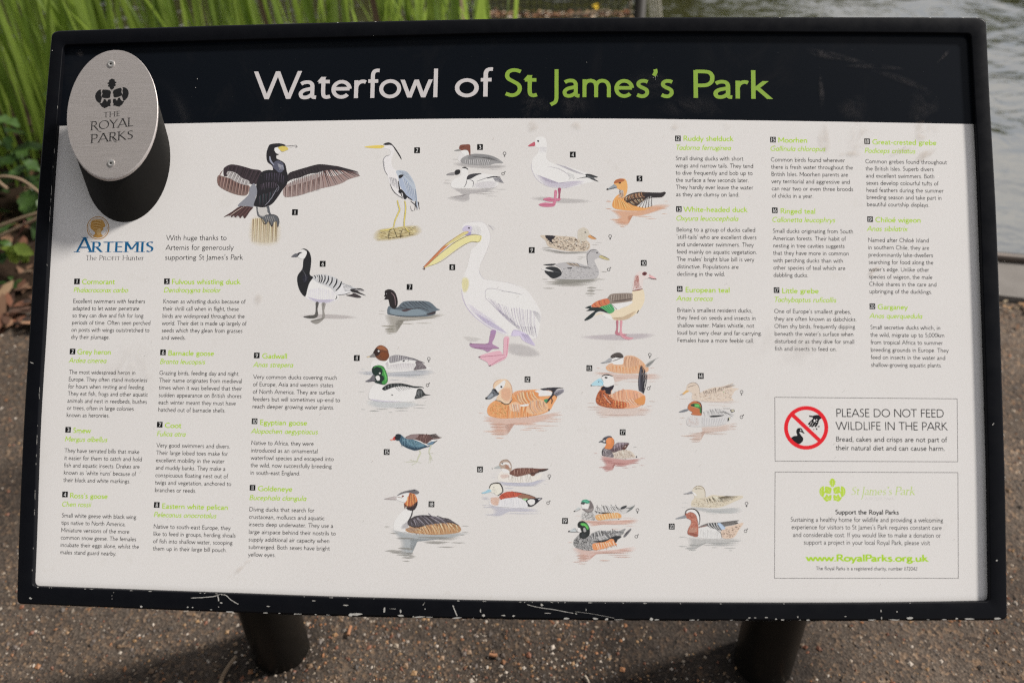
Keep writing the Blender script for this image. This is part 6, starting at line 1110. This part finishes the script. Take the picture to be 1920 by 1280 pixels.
weed(-2.6, 3.0, 1.5, 60, .08, 'tall small-leaved shrub behind the sword-shaped leaves', (.1, 0), WL, 'shrub', 'shrub', 'shrubs at the water behind the board')
# dangling sprig, dry stalks
def tubething(name, label, cat, P, r, m, n_=6, group=None):
    V, F = tube_vf(catmull(P, 4), r, n_); o = link(name, mesh(name, V, F, smooth=True), m); return tag(o, label, cat, group)
def PYs(lst, y): return [PY([p], y)[0] for p in lst]
tubething('dry_stalk', 'pale dry stalk arching down to the right at the left edge of the photo', 'stalk', PYs([(-30, 336), (5, 331), (30, 334), (50, 343), (75, 362)], 1.52), .0042, m_dry)
tubething('dry_stalk', 'upper of two pale dry stalks crossing towards the board edge', 'stalk', PYs([(-40, 438), (0, 424), (40, 409), (78, 398)], 1.46), .0050, m_dry)
tubething('dry_stalk', 'lower of two pale dry stalks crossing towards the board edge', 'stalk', PYs([(-40, 462), (0, 443), (40, 424), (80, 405)], 1.44), .0050, m_dry)
tubething('dry_stalk', 'thin brown stalk lying low over the dark leaf litter', 'stalk', PYs([(-20, 505), (20, 512), (60, 508)], 1.42), .003, m_dry)
tubething('dry_stalk', 'short thick straw-coloured stalk at the far left edge of the photo', 'stalk', PYs([(-12, 330), (2, 345), (14, 354)], 1.5), .005, m_dry)
sp = PY([(46, 415)], 1.42)[0]; s_ = empty('lime_sprig', tuple(sp), 'lime green young leaves dangling on a thin red stem by the board edge', 'plant')
P = [PY([p], 1.42)[0]-sp for p in ((46, 415), (40, 432), (28, 448), (23, 460))]; V, F = tube_vf(P, .0025, 6); link('stem', mesh('stem', V, F), m_red, s_)
for (lx, ly, rz, s2) in ((23, 460, -2.6, .05), (23, 462, -1.9, .055), (24, 461, -1.2, .06), (26, 460, -.6, .06), (30, 463, -1.3, .065), (36, 470, -1.5, .05), (22, 472, -1.6, .05)):
    o = bpy.data.objects.new('leaf', random.choice(LL)); COL.objects.link(o); o.parent = s_; o.location = PY([(lx, ly)], 1.40)[0]-sp
    o.rotation_euler = (math.pi/2+.5*random.uniform(-1, 1)-.6, -rz*0, 0); o.rotation_euler = (1.0, -rz-math.pi*0, 0); o.rotation_euler.y = -rz; o.scale = (s2, s2*1.3, s2)
# leaf litter
V, F, Cc = [], [], []
pal = [(.16, .065, .035), (.10, .045, .025), (.22, .12, .07), (.07, .035, .022), (.26, .17, .10), (.05, .028, .02)]
for i in range(1500):
    x = -2.6+1.5*random.random() if i % 5 else -2.6+3.2*random.random(); y = 1.16+.9*random.random()**1.4; z = .012+.03*random.random(); a = random.uniform(0, 6.28); L_ = random.uniform(.012, .045); W_ = L_*random.uniform(.3, .6); t = random.uniform(-.7, .7); u_ = random.uniform(-.5, .5)
    c, s0 = math.cos(a), math.sin(a); q = []
    for (p, r) in ((-1, 0), (-.3, -1), (.5, -.8), (1, 0), (.4, .9), (-.4, .8)): xx, yy = p*L_, r*W_; q.append((x+xx*c-yy*s0, y+xx*s0+yy*c, z+xx*math.sin(t)+abs(yy)*u_))
    o_ = len(V); V += q; F.append(tuple(range(o_, o_+6))); k = random.choice(pal); f = random.uniform(.6, 1.3); Cc.append(tuple(v*f for v in k))
o = link('leaf_litter', mesh('leaf_litter', V, F, cols=Cc), m_lit); tag(o, 'dead brown leaves strewn on the soil at the left', 'leaf litter', kind='stuff')
V, F, Cc = [], [], []
for i in range(420):
    x = random.uniform(.9, 2.2); y = kerbY(x)-abs(random.gauss(0, .07))-.01; z = .004+.008*random.random(); a = random.uniform(0, 6.28); L_ = random.uniform(.003, .013); W_ = L_*random.uniform(.3, .7); t = random.uniform(-.4, .4); c, s0 = math.cos(a), math.sin(a); o_ = len(V)
    for (p, r) in ((-1, 0), (-.3, -1), (.5, -.8), (1, 0), (.4, .9), (-.4, .8)): xx, yy = p*L_, r*W_; V.append((x+xx*c-yy*s0, y+xx*s0+yy*c, z+xx*math.sin(t)))
    F.append(tuple(range(o_, o_+6))); k = random.choice([(.24, .12, .05), (.14, .07, .035), (.32, .19, .09), (.08, .05, .03), (.36, .28, .18)]); Cc.append(k)
o = link('leaf_debris', mesh('leaf_debris', V, F, cols=Cc), m_lit); tag(o, 'orange brown leaf bits drifted along the foot of the kerb', 'debris', kind='stuff')
# gravel worked loose on the path
m_peb = mat('pebbles', (.2, .2, .2), .6, 0, .4); n = NT(m_peb); n.k(n.attr().outputs['Color'], n.b.inputs['Base Color'])
V, F, Cc = [], [], []
pal = [(.26, .12, .055), (.20, .13, .08), (.26, .21, .16), (.09, .07, .058), (.07, .058, .05), (.28, .17, .085), (.17, .07, .04), (.42, .36, .30), (.11, .09, .078), (.07, .055, .045), (.13, .09, .06)]
octf = [(0, 2, 4), (2, 1, 4), (1, 3, 4), (3, 0, 4), (2, 0, 5), (1, 2, 5), (3, 1, 5), (0, 3, 5)]
NPB = 42000
for i in range(NPB):
    r = random.random()
    if r < .50: x, y = random.uniform(-1.15, 1.25), random.uniform(-.12, .42)
    elif r < .70: x, y = random.uniform(-1.9, -.85), random.uniform(-.1, 1.35)
    elif r < .92: x, y = random.uniform(.85, 1.9), random.uniform(-.1, 1.34)
    else: x, y = random.uniform(-3, 3), random.uniform(-1.5, 1.2)
    dens = .5+.5*math.sin(x*3.3+1.1+1.3*math.sin(y*4))*math.cos(y*3.1+x)
    if random.random() > .35+.75*dens: continue
    if .2 < x and random.random() < (.6 if x < .55 else .35): continue
    if y > kerbY(x)-.01: continue
    s_ = .0013+.0036*random.random()**2.2
    if random.random() < .035: s_ = random.uniform(.0045, .0085)
    a = random.uniform(0, 6.28); c, s0 = math.cos(a), math.sin(a); e = random.uniform(.6, 1); hz = s_*random.uniform(.35, .7)
    z = .006*float(noise2(np.float64(x), np.float64(y), 1.2))-.002+hz*.3; q = []
    for dx, dy, dz in ((1, 0, 0), (-1, .1, .05), (.1, 1, 0), (0, -1, .1), (.15, 0, 1), (0, 0, -1)): xx, yy = dx*s_*random.uniform(.8, 1.15), dy*s_*e; q.append((x+xx*c-yy*s0, y+xx*s0+yy*c, z+dz*hz))
    o_ = len(V); V += q; F += [(o_+f[0], o_+f[1], o_+f[2]) for f in octf]; k = random.choice(pal); f = random.uniform(.7, 1.2); Cc += [tuple(v*f for v in k)]*8
o = link('loose_gravel', mesh('loose_gravel', V, F, cols=Cc), m_peb); tag(o, 'small brown, white and grey stones loose on the tarmac', 'gravel', kind='stuff')
# twigs on the path
def gtwig(P, r, m, label):
    W = [PG([p], .008)[0] for p in P]; return tubething('twig', label, 'twig', W, r, m)
gtwig([(412, 1282), (420, 1262), (432, 1243), (443, 1230)], .0042, m_dry, 'grey brown twig on the ground left of the left post')
m_or = mat('orange_bark', (.30, .14, .07), .8)
gtwig([(653, 1190), (655, 1181), (658, 1173)], .0036, m_or, 'short orange bark fragment under the board right of the left post')
gtwig([(1097, 1266), (1102, 1274), (1106, 1284)], .0022, mat('pale_straw', (.5, .42, .33), .8), 'pale straw on the ground at the bottom edge, between the posts')
gtwig([(918, 1226), (926, 1228), (932, 1227)], .004, m_or, 'orange brown leaf fragment on the ground under the middle of the board')

# ------------------------------------------------------------------ net fence in the pond
m_net = mat('black_net', (.008, .008, .007), .7); m_white = mat('white_plastic_mesh', (.62, .58, .5), .6); m_wood = mat('dark_wet_wood', (.018, .014, .011), .6)
NY = 3.72
a = PY([(800, 30)], NY)[0]; b_ = PY([(1190, 30)], NY)[0]
nf = empty('net_fence', (b_[0], NY, WZ), 'black net fence standing in the pond above the middle of the board', 'fence')
V, F = [], []
def addtube(P, r, k=4):
    v, f = tube_vf(P, r, k, len(V)); V.extend(v); F.extend(f)
W_ = b_[0]-a[0]; nx_ = int(W_/.036)
for i in range(nx_+1):
    x = -W_+W_*i/nx_; P = [(x+.006*math.sin(i*1.3+j), .01*math.sin(i*.7+j), .55*j/6) for j in range(7)]; addtube(P, .0028)
for j in range(16):
    P = [(-W_+W_*i/20, .01*math.sin(i*.9+j), .036*j+.012*math.sin(i*.8)+.006*math.sin(i*2.3+j)) for i in range(21)]; addtube(P, .0028)
link('netting', mesh('netting', V, F), m_net, nf)
v, f = tube_vf([(0.02, 0, -.3), (.025, 0, .6)], .030, 12); link('post', mesh('post', v, f, smooth=True), m_wood, nf)
v, f = tube_vf([(-.024, 0, -.2), (-.024, 0, .5)], .004, 8); link('batten', mesh('batten', v, f, smooth=True), m_dry, nf)
V, F = [], []; c = PY([(1229, 16)], 3.66)[0]
for i in range(5):
    t = -.026+.013*i; addtube([(t+.02, 0, -.12), (t-.02, 0, .10)], .0026)
for j in range(10): z = -.12+.022*j; addtube([(-.026+.02-.04*(z+.12)/.26, 0, z), (.026+.02-.04*(z+.12)/.26, 0, z+.008)], .0026)
o = link('mesh_guard', mesh('mesh_guard', np.array(V)+0, F), m_white); o.location = tuple(c); tag(o, 'strip of white plastic mesh leaning by the dark post in the pond', 'mesh')
for k, (P, r, l) in enumerate((([(905, 27), (930, 25), (955, 27)], .007, 'left'), ([(1070, 27), (1095, 26), (1120, 23), (1141, 22)], .008, 'right'), ([(1000, 30), (1030, 28), (1050, 29)], .006, 'middle'))):
    Q_ = [PG([p], WZ+.008)[0] for p in P]; tubething('floating_stick', l+' one of three brown sticks floating at the foot of the net', 'stick', Q_, r, m_or if k != 1 else m_dry)
V, F, Cc = [], [], []
for i in range(260):
    p = PG([(random.uniform(890, 1200), random.gauss(27, 3.5))], WZ+.004)[0]; a = random.uniform(0, 6.28); s_ = random.uniform(.004, .018); q = [(p[0]+s_*math.cos(a+t)*(1 if i_ % 2 else .6), p[1]+s_*math.sin(a+t), p[2]) for i_, t in enumerate((0, 1.3, 2.6, 3.9, 5.2))]
    o_ = len(V); V += q; F.append(tuple(range(o_, o_+5))); k = random.choice([(.20, .07, .025), (.12, .05, .02), (.35, .22, .12), (.5, .42, .33)]); Cc.append(k)
o = link('floating_debris', mesh('floating_debris', V, F, cols=Cc), m_lit); tag(o, 'orange brown leaf debris floating along the net', 'debris', kind='stuff')
p = PG([(1117, 12)], WZ+.01)[0]; v = [(p[0]+.022*math.cos(t)*(1+.3*math.sin(3*t)), p[1]+.022*math.sin(t)*1.6, p[2]+.006*math.sin(2*t)) for t in np.linspace(0, 6.28, 11)[:-1]]
tag(link('yellow_leaf', mesh('yellow_leaf', v, [tuple(range(10))]), mat('yellow_leaf', (.75, .5, .02), .5)), 'single yellow leaf floating by the net', 'leaf')

# ------------------------------------------------------------------ trees across the pond (seen in the water) and unseen ones added behind the viewer
m_bark = mat('bark', (.06, .045, .035), .9); n = NT(m_bark); n.bump(n.noise(12, 6, .7, n.coord(scale=(1, 1, .2))), .6, .05)
def treemesh(seed, h, rx, n_, cs):
    r = np.random.default_rng(seed); cen = []
    for i in range(26): a = r.random()*6.28; q = r.random()**.5; zz = r.random(); rr = rx*math.sin(math.pi*(.15+.8*zz))**.7; cen.append((rr*q*math.cos(a), rr*q*math.sin(a), h*(.28+.68*zz)))
    cen = np.array(cen); k = r.integers(0, len(cen), n_); P = cen[k]+r.normal(0, 1, (n_, 3))*np.array([rx*.17, rx*.17, h*.05])
    d = r.normal(0, 1, (n_, 3)); d /= np.linalg.norm(d, axis=1)[:, None]; e = np.cross(d, r.normal(0, 1, (n_, 3))); e /= np.linalg.norm(e, axis=1)[:, None]
    s_ = cs*(.5+r.random(n_))[:, None]; V = np.stack([P-d*s_, P-e*s_*.5, P+d*s_, P+e*s_*.5], 1).reshape(-1, 3); F = [(4*i, 4*i+1, 4*i+2, 4*i+3) for i in range(n_)]
    return mesh('crown', V, F), cen
TM = [treemesh(s_, 1.0, .36, 5200, .022) for s_ in (1, 2, 3)]
for t_ in TM: t_[0].materials.append(m_tree)
V, F = tube_vf([(0, 0, -.02), (.01, 0, .25), (0, .01, .6), (.01, 0, .85)], [.035, .026, .016, .005], 10); TR = mesh('trunk', V, F, smooth=True); TR.materials.append(m_bark)
lims = []
for t_, cen in TM:
    V, F = [], []
    for c in cen[:14]: addtube([(0, 0, c[2]*.6), (c[0]*.5, c[1]*.5, c[2]*.85), tuple(c)], .006, 5)
    me = mesh('limbs', V, F); me.materials.append(m_bark); lims.append(me)
def tree(x, y, h, k, label, grp, z=0):
    t = empty('tree', (x, y, z), label, 'tree', grp)
    for me, nm in ((TM[k][0], 'crown'), (TR, 'trunk'), (lims[k], 'limbs')):
        o = bpy.data.objects.new(nm, me); COL.objects.link(o); o.parent = t; o.scale = (h, h, h); o.rotation_euler.z = random.uniform(0, 6.28) if nm != 'limbs' else 0
for i, (x, y, h) in enumerate(((-17, 27, 13), (-11, 28, 12), (-5.5, 27, 13), (-.5, 28, 12), (4.5, 28, 10), (9.5, 28.5, 7.5), (14.5, 28, 8.5), (20, 29, 7.5), (27, 30, 9))):
    tree(x, y, h, i % 3, 'tall leafy tree on the far bank, seen only mirrored in the pond', 'trees across the pond', -.1)
for i, (x, y, h) in enumerate(((-6.0, -6.0, 13), (-1.5, -8.0, 15), (-10, -1.5, 14), (-7, -12, 18))):  # out of view, added to block sky and darken the frame and band reflections
    tree(x, y, h, i % 3, 'tall tree standing behind the viewer, mirrored darkly in the black paint', 'unseen trees added behind the viewer', 0)
for ob in S.objects:
    pass
S.cycles.transparent_max_bounces = 24; S.cycles.filter_width = 1.05; S.cycles.use_denoising = False; S.cycles.use_adaptive_sampling = False
